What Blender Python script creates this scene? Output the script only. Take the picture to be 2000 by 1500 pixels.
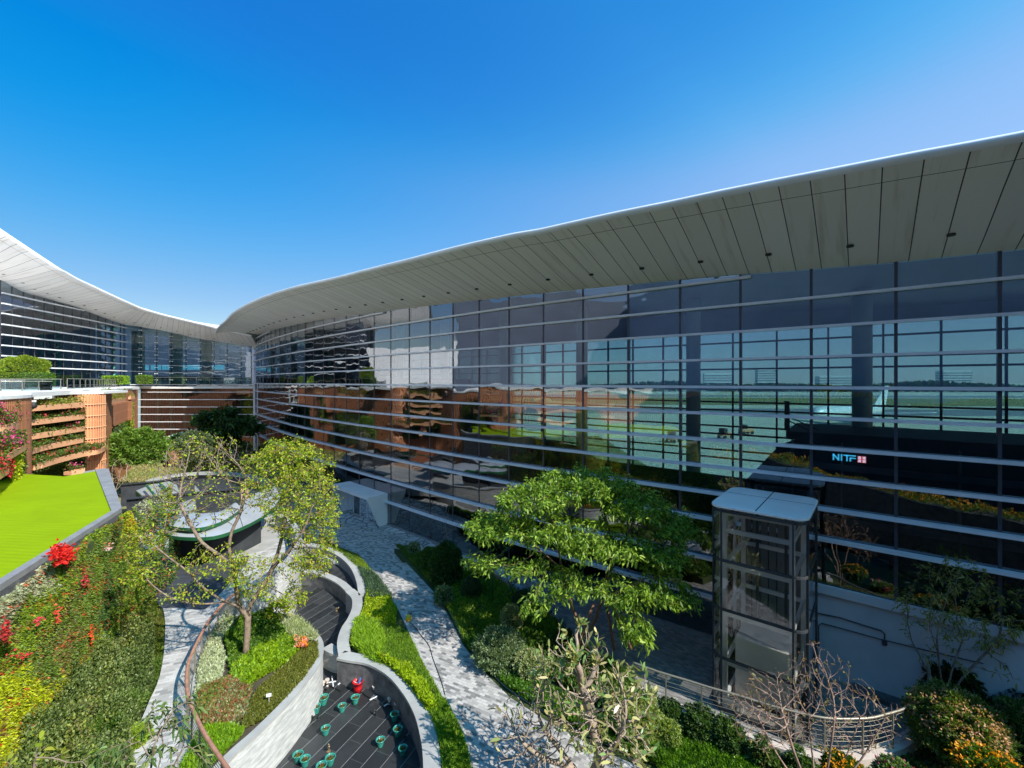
import bpy, bmesh, math, random
import numpy as np
from mathutils import Vector, Matrix

# ---------------------------------------------------------------- scene, camera, light
sc = bpy.context.scene
for o in list(bpy.data.objects): bpy.data.objects.remove(o)
CAMZ = 12.0; F = 850.0; CX = 1000.0; HY = 746.0
cam = bpy.data.objects.new("camera", bpy.data.cameras.new("camera"))
sc.collection.objects.link(cam); sc.camera = cam
cam.location = (0, 0, CAMZ); cam.rotation_euler = (math.radians(90), 0, 0)
cam.data.sensor_width = 36; cam.data.lens = F / 2000 * 36
cam.data.shift_y = -4 / 2000; cam.data.clip_end = 9000; cam.data.clip_start = .1
SUN_H = Vector((.785, -.62)).normalized(); SUN_EL = math.radians(41)
sd = Vector((SUN_H.x * math.cos(SUN_EL), SUN_H.y * math.cos(SUN_EL), math.sin(SUN_EL)))
w = bpy.data.worlds.new("World"); sc.world = w; w.use_nodes = True
wn = w.node_tree; sky = wn.nodes.new('ShaderNodeTexSky'); sky.sky_type = 'NISHITA'
sky.sun_disc = False; sky.sun_elevation = SUN_EL
sky.sun_rotation = math.atan2(sd.x, sd.y)
sky.air_density = 1.0; sky.dust_density = 0.0; sky.ozone_density = 3.0; sky.altitude = 0
# tone response of a polarised, saturated blue sky: scale to picture range, curve, scale back
def _vm(op, a, b):
    n = wn.nodes.new('ShaderNodeVectorMath'); n.operation = op
    for i, x in enumerate((a, b)):
        if isinstance(x, tuple): n.inputs[i].default_value = x
        elif x is not None: wn.links.new(x, n.inputs[i])
    return n
def _m(op, a, b=None, clamp=False):
    n = wn.nodes.new('ShaderNodeMath'); n.operation = op; n.use_clamp = clamp
    for i, x in enumerate((a, b)):
        if isinstance(x, (int, float)): n.inputs[i].default_value = x
        elif x is not None: wn.links.new(x, n.inputs[i])
    return n.outputs[0]
hsv = wn.nodes.new('ShaderNodeHueSaturation'); hsv.inputs['Saturation'].default_value = 1.3
wn.links.new(sky.outputs[0], hsv.inputs['Color'])
cur = wn.nodes.new('ShaderNodeRGBCurve')
for ci, pts in enumerate((((0, 0), (.03, .025), (.07, .27), (.2, .48), (.4, .62), (1, .85)), ((0, 0), (.145, .25), (.25, .50), (.8, .74), (1, .85)), ((0, 0), (.386, .70), (.56, .88), (1, .955)))):
    c = cur.mapping.curves[ci]
    while len(c.points) < len(pts): c.points.new(.5, .5)
    for p, (x, y) in zip(c.points, pts): p.location = (x, y); p.handle_type = 'AUTO'
cur.mapping.update()
wn.links.new(_vm('MULTIPLY', hsv.outputs[0], (.15, .15, .15)).outputs[0], cur.inputs['Color'])
tcw = wn.nodes.new('ShaderNodeTexCoord'); dot = _vm('DOT_PRODUCT', tcw.outputs['Generated'], tuple(sd)).outputs['Value']
sepw = wn.nodes.new('ShaderNodeSeparateXYZ'); wn.links.new(tcw.outputs['Generated'], sepw.inputs[0])
kk = _m('MULTIPLY', _m('MINIMUM', _m('SUBTRACT', dot, .17), .0), _m('MULTIPLY', sepw.outputs[2], 2.0, True))
cmb = wn.nodes.new('ShaderNodeCombineXYZ')
glow = _m('MAXIMUM', _m('SUBTRACT', dot, .60), 0.0)
for i, (g, g2) in enumerate(((2.0, 11.0), (.85, 7.0), (.3, 4.5))): wn.links.new(_m('ADD', _m('MAXIMUM', _m('ADD', _m('MULTIPLY', kk, g), 1.0), .02), _m('MULTIPLY', glow, g2)), cmb.inputs[i])
pol = _vm('MULTIPLY', cur.outputs[0], cmb.outputs[0]); out_ = _vm('MULTIPLY', pol.outputs[0], (1 / .15 / 1.42,) * 3)
wn.links.new(out_.outputs[0], wn.nodes['Background'].inputs[0])
wn.nodes['Background'].inputs[1].default_value = .15
sl = bpy.data.lights.new("sun", 'SUN'); sl.energy = 5.0; sl.angle = math.radians(.5); sl.color = (1, .95, .86)
so = bpy.data.objects.new("sun", sl); sc.collection.objects.link(so)
so.rotation_euler = sd.to_track_quat('Z', 'Y').to_euler()
vs = sc.view_settings; vs.view_transform = 'Standard'; vs.look = 'None'; vs.exposure = 0.58; vs.gamma = 1
sc.render.engine = 'CYCLES'
sc.cycles.max_bounces = 8; sc.cycles.transparent_max_bounces = 24; sc.cycles.glossy_bounces = 3
R = random.Random(7); N = np.random.default_rng(7)

# ---------------------------------------------------------------- helpers
def P(px, py, z=0.0):                      # where the sight line through a pixel meets height z
    d = F * (CAMZ - z) / (py - HY); return ((px - CX) / F * d, d, z)
def PD(px, py, d): return ((px - CX) / F * d, d, CAMZ - (py - HY) / F * d)
def P2(px, py, z=0.0): return P(px, py, z)[:2]
def link(o, parent=None):
    sc.collection.objects.link(o)
    if parent: o.parent = parent
    return o
def tag(o, label, cat=None, group=None, kind=None):
    if label: o['label'] = label
    if cat: o['category'] = cat
    if group: o['group'] = group
    if kind: o['kind'] = kind
    return o
def thing(name, label, cat, loc=(0, 0, 0), group=None):
    o = bpy.data.objects.new(name, None); o.location = loc; o.empty_display_size = .2
    link(o); return tag(o, label, cat, group)
def mesh(name, V, Fc, mat, parent=None, smooth=False, uv=None, cols=None):
    me = bpy.data.meshes.new(name)
    me.from_pydata([tuple(v) for v in V], [], Fc)
    if mat: me.materials.append(mat)
    if uv is not None:
        l = me.uv_layers.new(name="UVMap")
        idx = np.empty(len(me.loops), dtype=np.int32); me.loops.foreach_get('vertex_index', idx)
        l.data.foreach_set('uv', np.asarray(uv, dtype=np.float32)[idx].ravel())
    if smooth: me.polygons.foreach_set('use_smooth', [True] * len(me.polygons))
    me.update(); o = bpy.data.objects.new(name, me); link(o, parent)
    if parent: o.matrix_parent_inverse = Matrix.Translation(-Vector(parent.location)) if True else None
    return o
class MB:
    def __init__(s): s.V = []; s.F = []
    def add(s, V, Fc):
        n = len(s.V); s.V += [tuple(v) for v in V]; s.F += [tuple(i + n for i in f) for f in Fc]; return s
    def box(s, c, size, rz=0.0, ax=None):
        x, y, z = [a / 2 for a in size]; ca, sa = math.cos(rz), math.sin(rz); V = []
        for dz in (-z, z):
            for dx, dy in ((-x, -y), (x, -y), (x, y), (-x, y)):
                V.append((c[0] + dx * ca - dy * sa, c[1] + dx * sa + dy * ca, c[2] + dz))
        return s.add(V, [(3, 2, 1, 0), (4, 5, 6, 7), (0, 1, 5, 4), (1, 2, 6, 5), (2, 3, 7, 6), (3, 0, 4, 7)])
    def bar(s, a, b, w_, h_):               # box beam between two points
        a = Vector(a); b = Vector(b); d = (b - a).normalized()
        side = d.cross(Vector((0, 0, 1)));
        if side.length < 1e-3: side = Vector((1, 0, 0))
        side.normalize(); up = side.cross(d); V = []
        for p in (a, b):
            for i, j in ((-1, -1), (1, -1), (1, 1), (-1, 1)): V.append(p + side * i * w_ / 2 + up * j * h_ / 2)
        return s.add(V, [(3, 2, 1, 0), (4, 5, 6, 7), (0, 1, 5, 4), (1, 2, 6, 5), (2, 3, 7, 6), (3, 0, 4, 7)])
    def tube(s, pts, r, k=8, r1=None, cap=True):
        pts = [Vector(p) for p in pts]; n = len(pts); V = []; Fc = []; prev = None
        for i, p in enumerate(pts):
            t = (pts[min(i + 1, n - 1)] - pts[max(i - 1, 0)]).normalized()
            if prev is None:
                u = t.cross(Vector((0, 0, 1)));
                if u.length < 1e-3: u = Vector((1, 0, 0))
            else: u = prev - t * prev.dot(t)
            u.normalize(); prev = u; v = t.cross(u)
            rr = r if r1 is None else r + (r1 - r) * i / max(1, n - 1)
            for j in range(k):
                a = 2 * math.pi * j / k; V.append(p + u * math.cos(a) * rr + v * math.sin(a) * rr)
        for i in range(n - 1):
            for j in range(k): Fc.append((i * k + j, i * k + (j + 1) % k, (i + 1) * k + (j + 1) % k, (i + 1) * k + j))
        if cap: Fc.append(tuple(range(k))[::-1]); Fc.append(tuple((n - 1) * k + j for j in range(k)))
        return s.add(V, Fc)
    def lathe(s, c, prof, k=20):
        V = []; Fc = []; n = len(prof)
        for r, z in prof:
            for j in range(k):
                a = 2 * math.pi * j / k; V.append((c[0] + r * math.cos(a), c[1] + r * math.sin(a), c[2] + z))
        for i in range(n - 1):
            for j in range(k): Fc.append((i * k + j, i * k + (j + 1) % k, (i + 1) * k + (j + 1) % k, (i + 1) * k + j))
        return s.add(V, Fc)
    def slab(s, pts, z0, z1):               # extruded polygon (any outline)
        n = len(pts); A = sum(pts[i][0] * pts[(i + 1) % n][1] - pts[(i + 1) % n][0] * pts[i][1] for i in range(n))
        if A < 0: pts = pts[::-1]
        V = [(p[0], p[1], z0) for p in pts] + [(p[0], p[1], z1) for p in pts]
        return s.add(V, [tuple(range(n))[::-1], tuple(range(n, 2 * n))] + [(i, (i + 1) % n, n + (i + 1) % n, n + i) for i in range(n)])
    def ribbon(s, L, Rr, z0, z1, closed=False):  # wall between two plan polylines; z0,z1 numbers or lists
        n = len(L); g = lambda z, i: z[i] if hasattr(z, '__len__') else z
        V = []
        for i in range(n): V += [(L[i][0], L[i][1], g(z0, i)), (L[i][0], L[i][1], g(z1, i)), (Rr[i][0], Rr[i][1], g(z1, i)), (Rr[i][0], Rr[i][1], g(z0, i))]
        Fc = []
        for i in range(n if closed else n - 1):
            a = i * 4; b = ((i + 1) % n) * 4
            for j in range(4): Fc.append((a + j, b + j, b + (j + 1) % 4, a + (j + 1) % 4))
        if not closed: Fc += [(0, 1, 2, 3), tuple((n - 1) * 4 + j for j in (3, 2, 1, 0))]
        return s.add(V, Fc)
    def build(s, name, mat, parent=None, smooth=False, bevel=0):
        o = mesh(name, s.V, s.F, mat, parent, smooth)
        bm = bmesh.new(); bm.from_mesh(o.data); bmesh.ops.recalc_face_normals(bm, faces=bm.faces)
        big = [f for f in bm.faces if len(f.verts) > 4]
        if big: bmesh.ops.triangulate(bm, faces=big)
        bm.to_mesh(o.data); bm.free()
        if bevel:
            m = o.modifiers.new('b', 'BEVEL'); m.width = bevel; m.segments = 2; m.limit_method = 'ANGLE'
        return o
def curve(pts, n=8, closed=False):          # Catmull-Rom through points of any dimension
    P_ = [np.array(p, float) for p in pts]; m = len(P_); out = []
    for i in range(m if closed else m - 1):
        if closed: p0, p1, p2, p3 = P_[i - 1], P_[i], P_[(i + 1) % m], P_[(i + 2) % m]
        else: p0, p1, p2, p3 = P_[max(i - 1, 0)], P_[i], P_[i + 1], P_[min(i + 2, m - 1)]
        for k in range(n):
            t = k / n
            out.append(tuple(.5 * ((2 * p1) + (-p0 + p2) * t + (2 * p0 - 5 * p1 + 4 * p2 - p3) * t * t + (-p0 + 3 * p1 - 3 * p2 + p3) * t ** 3)))
    if not closed: out.append(tuple(P_[-1]))
    return out
def offset(pts, d, closed=False):
    n = len(pts); out = []
    for i in range(n):
        a = pts[(i - 1) % n] if closed else pts[max(i - 1, 0)]; b = pts[(i + 1) % n] if closed else pts[min(i + 1, n - 1)]
        t = Vector((b[0] - a[0], b[1] - a[1])).normalized(); out.append((pts[i][0] - t.y * d, pts[i][1] + t.x * d))
    return out

# ---------------------------------------------------------------- materials
def newmat(name):
    m = bpy.data.materials.new(name); m.use_nodes = True; nt = m.node_tree
    return m, nt, nt.nodes['Principled BSDF']
def nd(nt, t, **kw):
    n = nt.nodes.new(t)
    for k, v in kw.items(): setattr(n, k, v)
    return n
def mth(nt, op, a, b=None, c=None):
    n = nd(nt, 'ShaderNodeMath', operation=op)
    for i, x in enumerate((a, b, c)):
        if x is None: continue
        if isinstance(x, (int, float)): n.inputs[i].default_value = x
        else: nt.links.new(x, n.inputs[i])
    return n.outputs[0]
def ramp(nt, fac, stops, interp='LINEAR'):
    n = nd(nt, 'ShaderNodeValToRGB'); n.color_ramp.interpolation = interp
    e = n.color_ramp.elements
    while len(e) < len(stops): e.new(.5)
    for el, (p, c) in zip(e, stops): el.position = p; el.color = (*c, 1) if len(c) == 3 else c
    nt.links.new(fac, n.inputs[0]); return n.outputs[0]
def noise(nt, scale, detail=4, vec=None, rough=.55, dist=0):
    n = nd(nt, 'ShaderNodeTexNoise'); n.inputs['Scale'].default_value = scale; n.inputs['Detail'].default_value = detail
    n.inputs['Roughness'].default_value = rough; n.inputs['Distortion'].default_value = dist
    if vec is None: vec = nd(nt, 'ShaderNodeTexCoord').outputs['Object']
    nt.links.new(vec, n.inputs['Vector']); return n.outputs['Fac']
def mapping(nt, vec, scale=(1, 1, 1), rot=(0, 0, 0)):
    n = nd(nt, 'ShaderNodeMapping'); n.inputs['Scale'].default_value = scale; n.inputs['Rotation'].default_value = rot
    nt.links.new(vec, n.inputs['Vector']); return n.outputs[0]
def bump(nt, b, h, strength=.3, dist=.02):
    n = nd(nt, 'ShaderNodeBump'); n.inputs['Strength'].default_value = strength; n.inputs['Distance'].default_value = dist
    nt.links.new(h, n.inputs['Height']); nt.links.new(n.outputs[0], b.inputs['Normal'])
def mixc(nt, f, a, b, mode='MIX'):
    n = nd(nt, 'ShaderNodeMix', data_type='RGBA', blend_type=mode)
    for s, x in ((0, f), (6, a), (7, b)):
        if isinstance(x, (int, float)): n.inputs[s].default_value = x
        elif isinstance(x, tuple): n.inputs[s].default_value = (*x, 1)
        else: nt.links.new(x, n.inputs[s])
    return n.outputs[2]
def plain(name, col, rough=.6, metal=0.0, var=.12, scale=3.0, bmp=.1, bscale=40):
    m, nt, b = newmat(name)
    f = noise(nt, scale, 5)
    c = ramp(nt, f, [(.3, tuple(x * (1 - var) for x in col)), (.7, tuple(min(1, x * (1 + var)) for x in col))])
    nt.links.new(c, b.inputs['Base Color']); b.inputs['Roughness'].default_value = rough; b.inputs['Metallic'].default_value = metal
    if bmp: bump(nt, b, noise(nt, bscale, 3), bmp, .01)
    return m
def leafmat(name, trans=.35, rough=.5):
    m, nt, b = newmat(name)
    a = nd(nt, 'ShaderNodeAttribute', attribute_name='Col')
    nt.links.new(a.outputs['Color'], b.inputs['Base Color']); b.inputs['Roughness'].default_value = rough
    b.inputs['Specular IOR Level'].default_value = .35
    t = nd(nt, 'ShaderNodeBsdfTranslucent')
    tc = mixc(nt, 1.0, a.outputs['Color'], (1.5, 1.7, .5), 'MULTIPLY'); nt.links.new(tc, t.inputs['Color'])
    mx = nd(nt, 'ShaderNodeMixShader'); mx.inputs[0].default_value = trans
    nt.links.new(b.outputs[0], mx.inputs[1]); nt.links.new(t.outputs[0], mx.inputs[2])
    nt.links.new(mx.outputs[0], nt.nodes['Material Output'].inputs[0]); return m
def glassmat(name, tint, base_refl, wob=.02, wscale=.6, maxr=.95):
    m = bpy.data.materials.new(name); m.use_nodes = True; nt = m.node_tree; nt.nodes.clear()
    out = nd(nt, 'ShaderNodeOutputMaterial'); mx = nd(nt, 'ShaderNodeMixShader')
    tr = nd(nt, 'ShaderNodeBsdfTransparent'); tr.inputs[0].default_value = (*tint, 1)
    gl = nd(nt, 'ShaderNodeBsdfGlossy'); gl.inputs['Roughness'].default_value = .008; gl.inputs[0].default_value = (.92, .95, 1, 1)
    fr = nd(nt, 'ShaderNodeFresnel'); fr.inputs[0].default_value = 1.5
    f = mth(nt, 'MINIMUM', mth(nt, 'ADD', fr.outputs[0], base_refl), maxr)
    bp = nd(nt, 'ShaderNodeBump'); bp.inputs['Strength'].default_value = 1; bp.inputs['Distance'].default_value = wob
    tc = nd(nt, 'ShaderNodeTexCoord')
    nt.links.new(noise(nt, wscale, 1, mapping(nt, tc.outputs['Object'], (1, 1, 1.6))), bp.inputs['Height'])
    nt.links.new(bp.outputs[0], gl.inputs['Normal'])
    nt.links.new(f, mx.inputs[0]); nt.links.new(tr.outputs[0], mx.inputs[1]); nt.links.new(gl.outputs[0], mx.inputs[2])
    nt.links.new(mx.outputs[0], out.inputs[0]); return m
def paving(name, bw, bh, rot, greys, grout=(.2, .2, .2), gw=.04, rough=.75, mottled=.25, groutlong=None):
    m, nt, b = newmat(name); tc = nd(nt, 'ShaderNodeTexCoord')
    v = mapping(nt, tc.outputs['Object'], (1, 1, 1), (0, 0, rot)); sp = nd(nt, 'ShaderNodeSeparateXYZ'); nt.links.new(v, sp.inputs[0])
    y = mth(nt, 'DIVIDE', sp.outputs[1], bh); row = mth(nt, 'FLOOR', y); fy = mth(nt, 'FRACT', y)
    x = mth(nt, 'ADD', mth(nt, 'DIVIDE', sp.outputs[0], bw), mth(nt, 'MULTIPLY', mth(nt, 'FLOORED_MODULO', row, 2.0), .5))
    cx = mth(nt, 'FLOOR', x); fx = mth(nt, 'FRACT', x)
    cb = nd(nt, 'ShaderNodeCombineXYZ'); nt.links.new(cx, cb.inputs[0]); nt.links.new(row, cb.inputs[1])
    wn_ = nd(nt, 'ShaderNodeTexWhiteNoise', noise_dimensions='3D'); nt.links.new(cb.outputs[0], wn_.inputs[0])
    k = len(greys); c = ramp(nt, wn_.outputs['Value'], [(i / k, g) for i, g in enumerate(greys)], 'CONSTANT')
    ex = mth(nt, 'MINIMUM', fx, mth(nt, 'SUBTRACT', 1.0, fx)); ey = mth(nt, 'MINIMUM', fy, mth(nt, 'SUBTRACT', 1.0, fy))
    lx = mth(nt, 'LESS_THAN', mth(nt, 'MULTIPLY', ex, bw), gw / 2); ly = mth(nt, 'LESS_THAN', mth(nt, 'MULTIPLY', ey, bh), gw / 2)
    n1 = noise(nt, 1.3, 6); n2 = noise(nt, 30, 3)
    c = mixc(nt, mottled, c, ramp(nt, n1, [(.3, (.25, .25, .25)), (.7, (.9, .9, .9))]), 'MULTIPLY')
    c = mixc(nt, .25, c, ramp(nt, n2, [(.3, (.4, .4, .4)), (.7, (1, 1, 1))]), 'MULTIPLY')
    if groutlong: c = mixc(nt, ly, c, groutlong); c = mixc(nt, lx, c, grout)
    else: c = mixc(nt, mth(nt, 'MAXIMUM', lx, ly), c, grout)
    nt.links.new(c, b.inputs['Base Color']); b.inputs['Roughness'].default_value = rough
    bump(nt, b, mth(nt, 'SUBTRACT', mth(nt, 'ADD', wn_.outputs['Value'], mth(nt, 'MULTIPLY', n2, .5)), mth(nt, 'MAXIMUM', lx, ly)), .35, .008)
    return m

M = {}
M['alu'] = plain('aluminium_trim', (.74, .76, .80), .38, .1, .08, .8, .03)
M['mull'] = plain('dark_mullion', (.07, .07, .085), .45, .3, .1)
M['post'] = plain('white_post', (.7, .7, .72), .5, 0, .06)
M['white'] = plain('white_metal', (.80, .81, .82), .35, .1, .06, .8, .03)
M['plaster'] = plain('grey_plaster', (.54, .54, .56), .85, 0, .10, .7, .25, 60)
M['whitewall'] = plain('white_wall', (.78, .76, .76), .7, 0, .05, .4, .05)
M['band'] = plain('white_band', (.62, .64, .68), .5, 0, .06, .7, .05)
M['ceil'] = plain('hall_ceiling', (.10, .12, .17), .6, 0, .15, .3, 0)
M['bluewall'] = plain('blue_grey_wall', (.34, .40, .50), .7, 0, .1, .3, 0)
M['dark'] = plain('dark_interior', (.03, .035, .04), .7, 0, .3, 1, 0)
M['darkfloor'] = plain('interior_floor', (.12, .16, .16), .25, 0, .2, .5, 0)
M['tealfloor'] = plain('hall_floor', (.16, .26, .25), .3, 0, .2, .5, 0)
M['column'] = plain('pale_column', (.42, .55, .55), .5, 0, .1, .8, 0)
M['greencol'] = plain('green_column', (.10, .45, .32), .5, 0, .2, .8, 0)
M['steel'] = plain('stainless_rail', (.27, .25, .20), .45, .5, .12, 2, .03)
M['copperrail'] = plain('copper_handrail', (.55, .27, .18), .42, .35, .22, 4, .05)
M['channel'] = plain('dark_channel_steel', (.055, .06, .07), .42, .4, .2, 1.5, .05)
M['concrete'] = plain('light_concrete', (.34, .34, .33), .8, 0, .15, 1.2, .3, 30)
M['granite'] = plain('grey_granite', (.22, .22, .225), .7, 0, .18, 2.2, .3, 50)
M['beige'] = plain('beige_granite', (.50, .43, .38), .75, 0, .15, 2, .3, 50)
M['soil'] = plain('soil', (.055, .045, .028), .95, 0, .35, 2, .5, 20)
M['trough'] = plain('orange_trough', (.70, .36, .19), .55, 0, .08, .9, .05)
M['coping'] = plain('white_coping', (.78, .76, .73), .6, 0, .06, .6, .1)
M['redwall'] = plain('red_brown_wall', (.30, .11, .06), .7, 0, .15, 1, .1)
M['jade'] = plain('jade_glaze', (.035, .25, .20), .22, 0, .2, 6, .02)
M['red'] = plain('red_plastic', (.60, .012, .02), .4, 0, .1, 4, 0)
M['blue'] = plain('blue_plastic', (.04, .16, .55), .4, 0, .1, 4, 0)
M['yellow'] = plain('yellow_plastic', (.75, .42, .02), .5, 0, .15, 4, 0)
M['black'] = plain('black_rubber', (.02, .02, .02), .6, 0, .2, 4, 0)
M['rust'] = plain('rusty_pipe', (.20, .085, .04), .85, .1, .4, 3, .4, 15)
M['brass'] = plain('brass', (.45, .33, .18), .4, .8, .2, 6, 0)
M['greenedge'] = plain('green_fascia', (.018, .10, .04), .4, .1, .15, 2, .03)
M['panel'] = plain('pale_roof_panel', (.46, .48, .50), .38, .35, .10, .8, .04)
M['wood'] = plain('peach_slat', (.62, .38, .24), .6, 0, .15, 3, .05)
M['stake'] = plain('stake_wood', (.16, .08, .045), .8, 0, .2, 3, .1)
M['barkA'] = plain('grey_brown_bark', (.21, .155, .115), .9, 0, .4, 6, .7, 25)
M['barkB'] = plain('red_brown_bark', (.17, .10, .06), .9, 0, .3, 6, .5, 25)
M['barkF'] = plain('pale_bark', (.30, .23, .175), .85, 0, .25, 5, .4, 25)
M['twig'] = plain('pinkish_twig', (.30, .20, .155), .8, 0, .25, 5, .2, 25)
M['leaf'] = leafmat('leaf'); M['leafw'] = leafmat('leaf_waxy', .25, .35); M['petal'] = leafmat('petal', .3, .6)
M['glass'] = glassmat('curtain_glass', (.36, .47, .52), .17, .012, .55)
M['glassL'] = glassmat('wing_glass', (.26, .38, .45), .10, .012, .5)
M['glassb'] = glassmat('inner_glass', (.62, .80, .80), .02, 0)
M['glassr'] = glassmat('rail_glass', (.72, .80, .79), .06, 0)
M['glasslift'] = glassmat('lift_glass', (.92, .94, .93), .05, .004, 1.0)

# lime standing seam roof
m, nt, b = newmat('lime_roof'); tc = nd(nt, 'ShaderNodeTexCoord')
sp = nd(nt, 'ShaderNodeSeparateXYZ'); nt.links.new(mapping(nt, tc.outputs['Object'], (1, 1, 1), (0, 0, math.radians(7))), sp.inputs[0])
wv = mth(nt, 'SINE', mth(nt, 'MULTIPLY', sp.outputs[1], 2 * math.pi / .26))
c = mixc(nt, .6, ramp(nt, noise(nt, .5, 5), [(.3, (.21, .31, .001)), (.7, (.24, .35, .001))]), ramp(nt, noise(nt, 9, 3, mapping(nt, tc.outputs['Object'], (.1, 3, 1))), [(.35, (.8, .8, .8)), (.6, (1, 1, 1))]), 'MULTIPLY')
nt.links.new(c, b.inputs['Base Color']); b.inputs['Roughness'].default_value = .85; b.inputs['Specular IOR Level'].default_value = .1; bump(nt, b, wv, .22, .015); M['lime'] = m

# soffit: metal panels with joints every .88 m and one long joint, rust streaks below the nose
def soffitmat(name, col, pitch, vj, jc=.032):
    m, nt, b = newmat(name); uv = nd(nt, 'ShaderNodeUVMap'); sp = nd(nt, 'ShaderNodeSeparateXYZ'); nt.links.new(uv.outputs[0], sp.inputs[0])
    u = mth(nt, 'DIVIDE', sp.outputs[0], pitch); f = mth(nt, 'FRACT', u); e = mth(nt, 'MINIMUM', f, mth(nt, 'SUBTRACT', 1.0, f))
    j = mth(nt, 'LESS_THAN', mth(nt, 'MULTIPLY', e, pitch), .016)
    j2 = mth(nt, 'LESS_THAN', mth(nt, 'ABSOLUTE', mth(nt, 'SUBTRACT', sp.outputs[1], vj)), .012)
    cell = nd(nt, 'ShaderNodeTexWhiteNoise', noise_dimensions='1D'); nt.links.new(mth(nt, 'FLOOR', u), cell.inputs['W'])
    st = noise(nt, 1.0, 4, mapping(nt, uv.outputs[0], (3.2, .22, 1)))
    s1 = ramp(nt, st, [(.30, (.80, .77, .72)), (.46, (1, 1, 1))])
    base = mixc(nt, 1.0, ramp(nt, cell.outputs[0], [(0, tuple(x * .95 for x in col)), (1, tuple(x * 1.04 for x in col))]), s1, 'MULTIPLY')
    c = mixc(nt, mth(nt, 'MAXIMUM', j, j2), base, (jc * 1.1, jc, jc * .9)); nt.links.new(c, b.inputs['Base Color'])
    b.inputs['Roughness'].default_value = .42; return m
M['soffit'] = soffitmat('soffit_panels', (.80, .77, .70), .88, 4.75)
M['soffitL'] = soffitmat('soffit_panels_wing', (.80, .75, .72), .9, 5.6, .10)

# copper-coloured slatted cladding
m, nt, b = newmat('slat_cladding'); tc = nd(nt, 'ShaderNodeTexCoord'); uv = nd(nt, 'ShaderNodeUVMap')
sp = nd(nt, 'ShaderNodeSeparateXYZ'); nt.links.new(uv.outputs[0], sp.inputs[0])
f = mth(nt, 'FRACT', mth(nt, 'DIVIDE', sp.outputs[0], .22)); gap = mth(nt, 'LESS_THAN', f, .38)
f2 = mth(nt, 'FRACT', mth(nt, 'DIVIDE', sp.outputs[1], 1.05)); hb = mth(nt, 'LESS_THAN', f2, .06)
c = mixc(nt, mth(nt, 'MULTIPLY', gap, mth(nt, 'SUBTRACT', 1.0, hb)), ramp(nt, noise(nt, .8, 4), [(.3, (.62, .24, .105)), (.7, (.72, .29, .13))]), (.20, .075, .04))
nt.links.new(c, b.inputs['Base Color']); b.inputs['Roughness'].default_value = .6
bump(nt, b, mth(nt, 'SUBTRACT', 1.0, gap), .6, .04); M['slats'] = m

# crazy paving
m, nt, b = newmat('flagstone'); tc = nd(nt, 'ShaderNodeTexCoord')
vo = nd(nt, 'ShaderNodeTexVoronoi', feature='DISTANCE_TO_EDGE'); vo.inputs['Scale'].default_value = 1.15
vc = nd(nt, 'ShaderNodeTexVoronoi', feature='F1'); vc.inputs['Scale'].default_value = 1.15
nz = nd(nt, 'ShaderNodeTexNoise'); nz.inputs['Scale'].default_value = 1.2; nt.links.new(tc.outputs['Object'], nz.inputs['Vector'])
wob = mixc(nt, .12, tc.outputs['Object'], nz.outputs['Color'], 'ADD')
nt.links.new(wob, vo.inputs['Vector']); nt.links.new(wob, vc.inputs['Vector'])
edge = mth(nt, 'LESS_THAN', vo.outputs['Distance'], .045)
c = ramp(nt, vc.outputs['Color'], [(.1, (.33, .33, .32)), (.9, (.58, .57, .55))])
c = mixc(nt, .5, c, ramp(nt, noise(nt, 5, 6), [(.3, (.6, .6, .6)), (.7, (1, 1, 1))]), 'MULTIPLY')
c = mixc(nt, edge, c, (.10, .10, .10)); nt.links.new(c, b.inputs['Base Color']); b.inputs['Roughness'].default_value = .75
bump(nt, b, vo.outputs['Distance'], .4, .03); M['flag'] = m
G_ = lambda v, t=0: (v + t, v, v - t)
M['brick'] = paving('path_setts', .24, .12, math.radians(28), [G_(.20, .008), G_(.50, .03), G_(.42, .02), G_(.58, .035), G_(.33, .015), G_(.47, .025), G_(.24, .01), G_(.54, .03)], (.25, .25, .25), .012, .75, .35)
M['walk'] = paving('walkway_pavers', .36, .14, math.radians(-20), [G_(.30, .01), G_(.54, .02), G_(.48, .02), G_(.58, .025), G_(.42, .02)], (.3, .3, .3), .01, .7, .25)
M['cobble'] = paving('dark_setts', .24, .12, math.radians(40), [G_(.20, .01), G_(.27, .01), G_(.33, .015), G_(.24, .01)], (.16, .16, .16), .012, .8, .35)
M['tile'] = paving('black_pool_tiles', 1.2, .6, math.radians(-67), [G_(.030, -.002), G_(.040, -.002), G_(.052, -.003), G_(.034, -.002)], (.10, .10, .10), .012, .32, .3, (.36, .36, .35))
M['stone'] = paving('stone_coursed', .9, .3, 0, [G_(.36), G_(.40), G_(.44), G_(.39)], (.3, .3, .3), .01, .8, .3)
# coursed wall stone: courses by height
m, nt, b = newmat('split_stone_wall'); tc = nd(nt, 'ShaderNodeTexCoord')
sp = nd(nt, 'ShaderNodeSeparateXYZ'); nt.links.new(tc.outputs['Object'], sp.inputs[0])
hs = mth(nt, 'FRACT', mth(nt, 'DIVIDE', sp.outputs[2], .22)); jn = mth(nt, 'LESS_THAN', hs, .05)
f = noise(nt, 1.0, 6, mapping(nt, tc.outputs['Object'], (2.5, 2.5, 9)), .6)
c = ramp(nt, f, [(.3, (.34, .355, .36)), (.5, (.46, .47, .47)), (.7, (.60, .60, .59))])
c = mixc(nt, jn, c, (.26, .27, .27)); nt.links.new(c, b.inputs['Base Color']); b.inputs['Roughness'].default_value = .85
bump(nt, b, f, .5, .03); M['wallstone'] = m
m, nt, b = newmat('dark_patch'); tc = nd(nt, 'ShaderNodeTexCoord')
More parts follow.
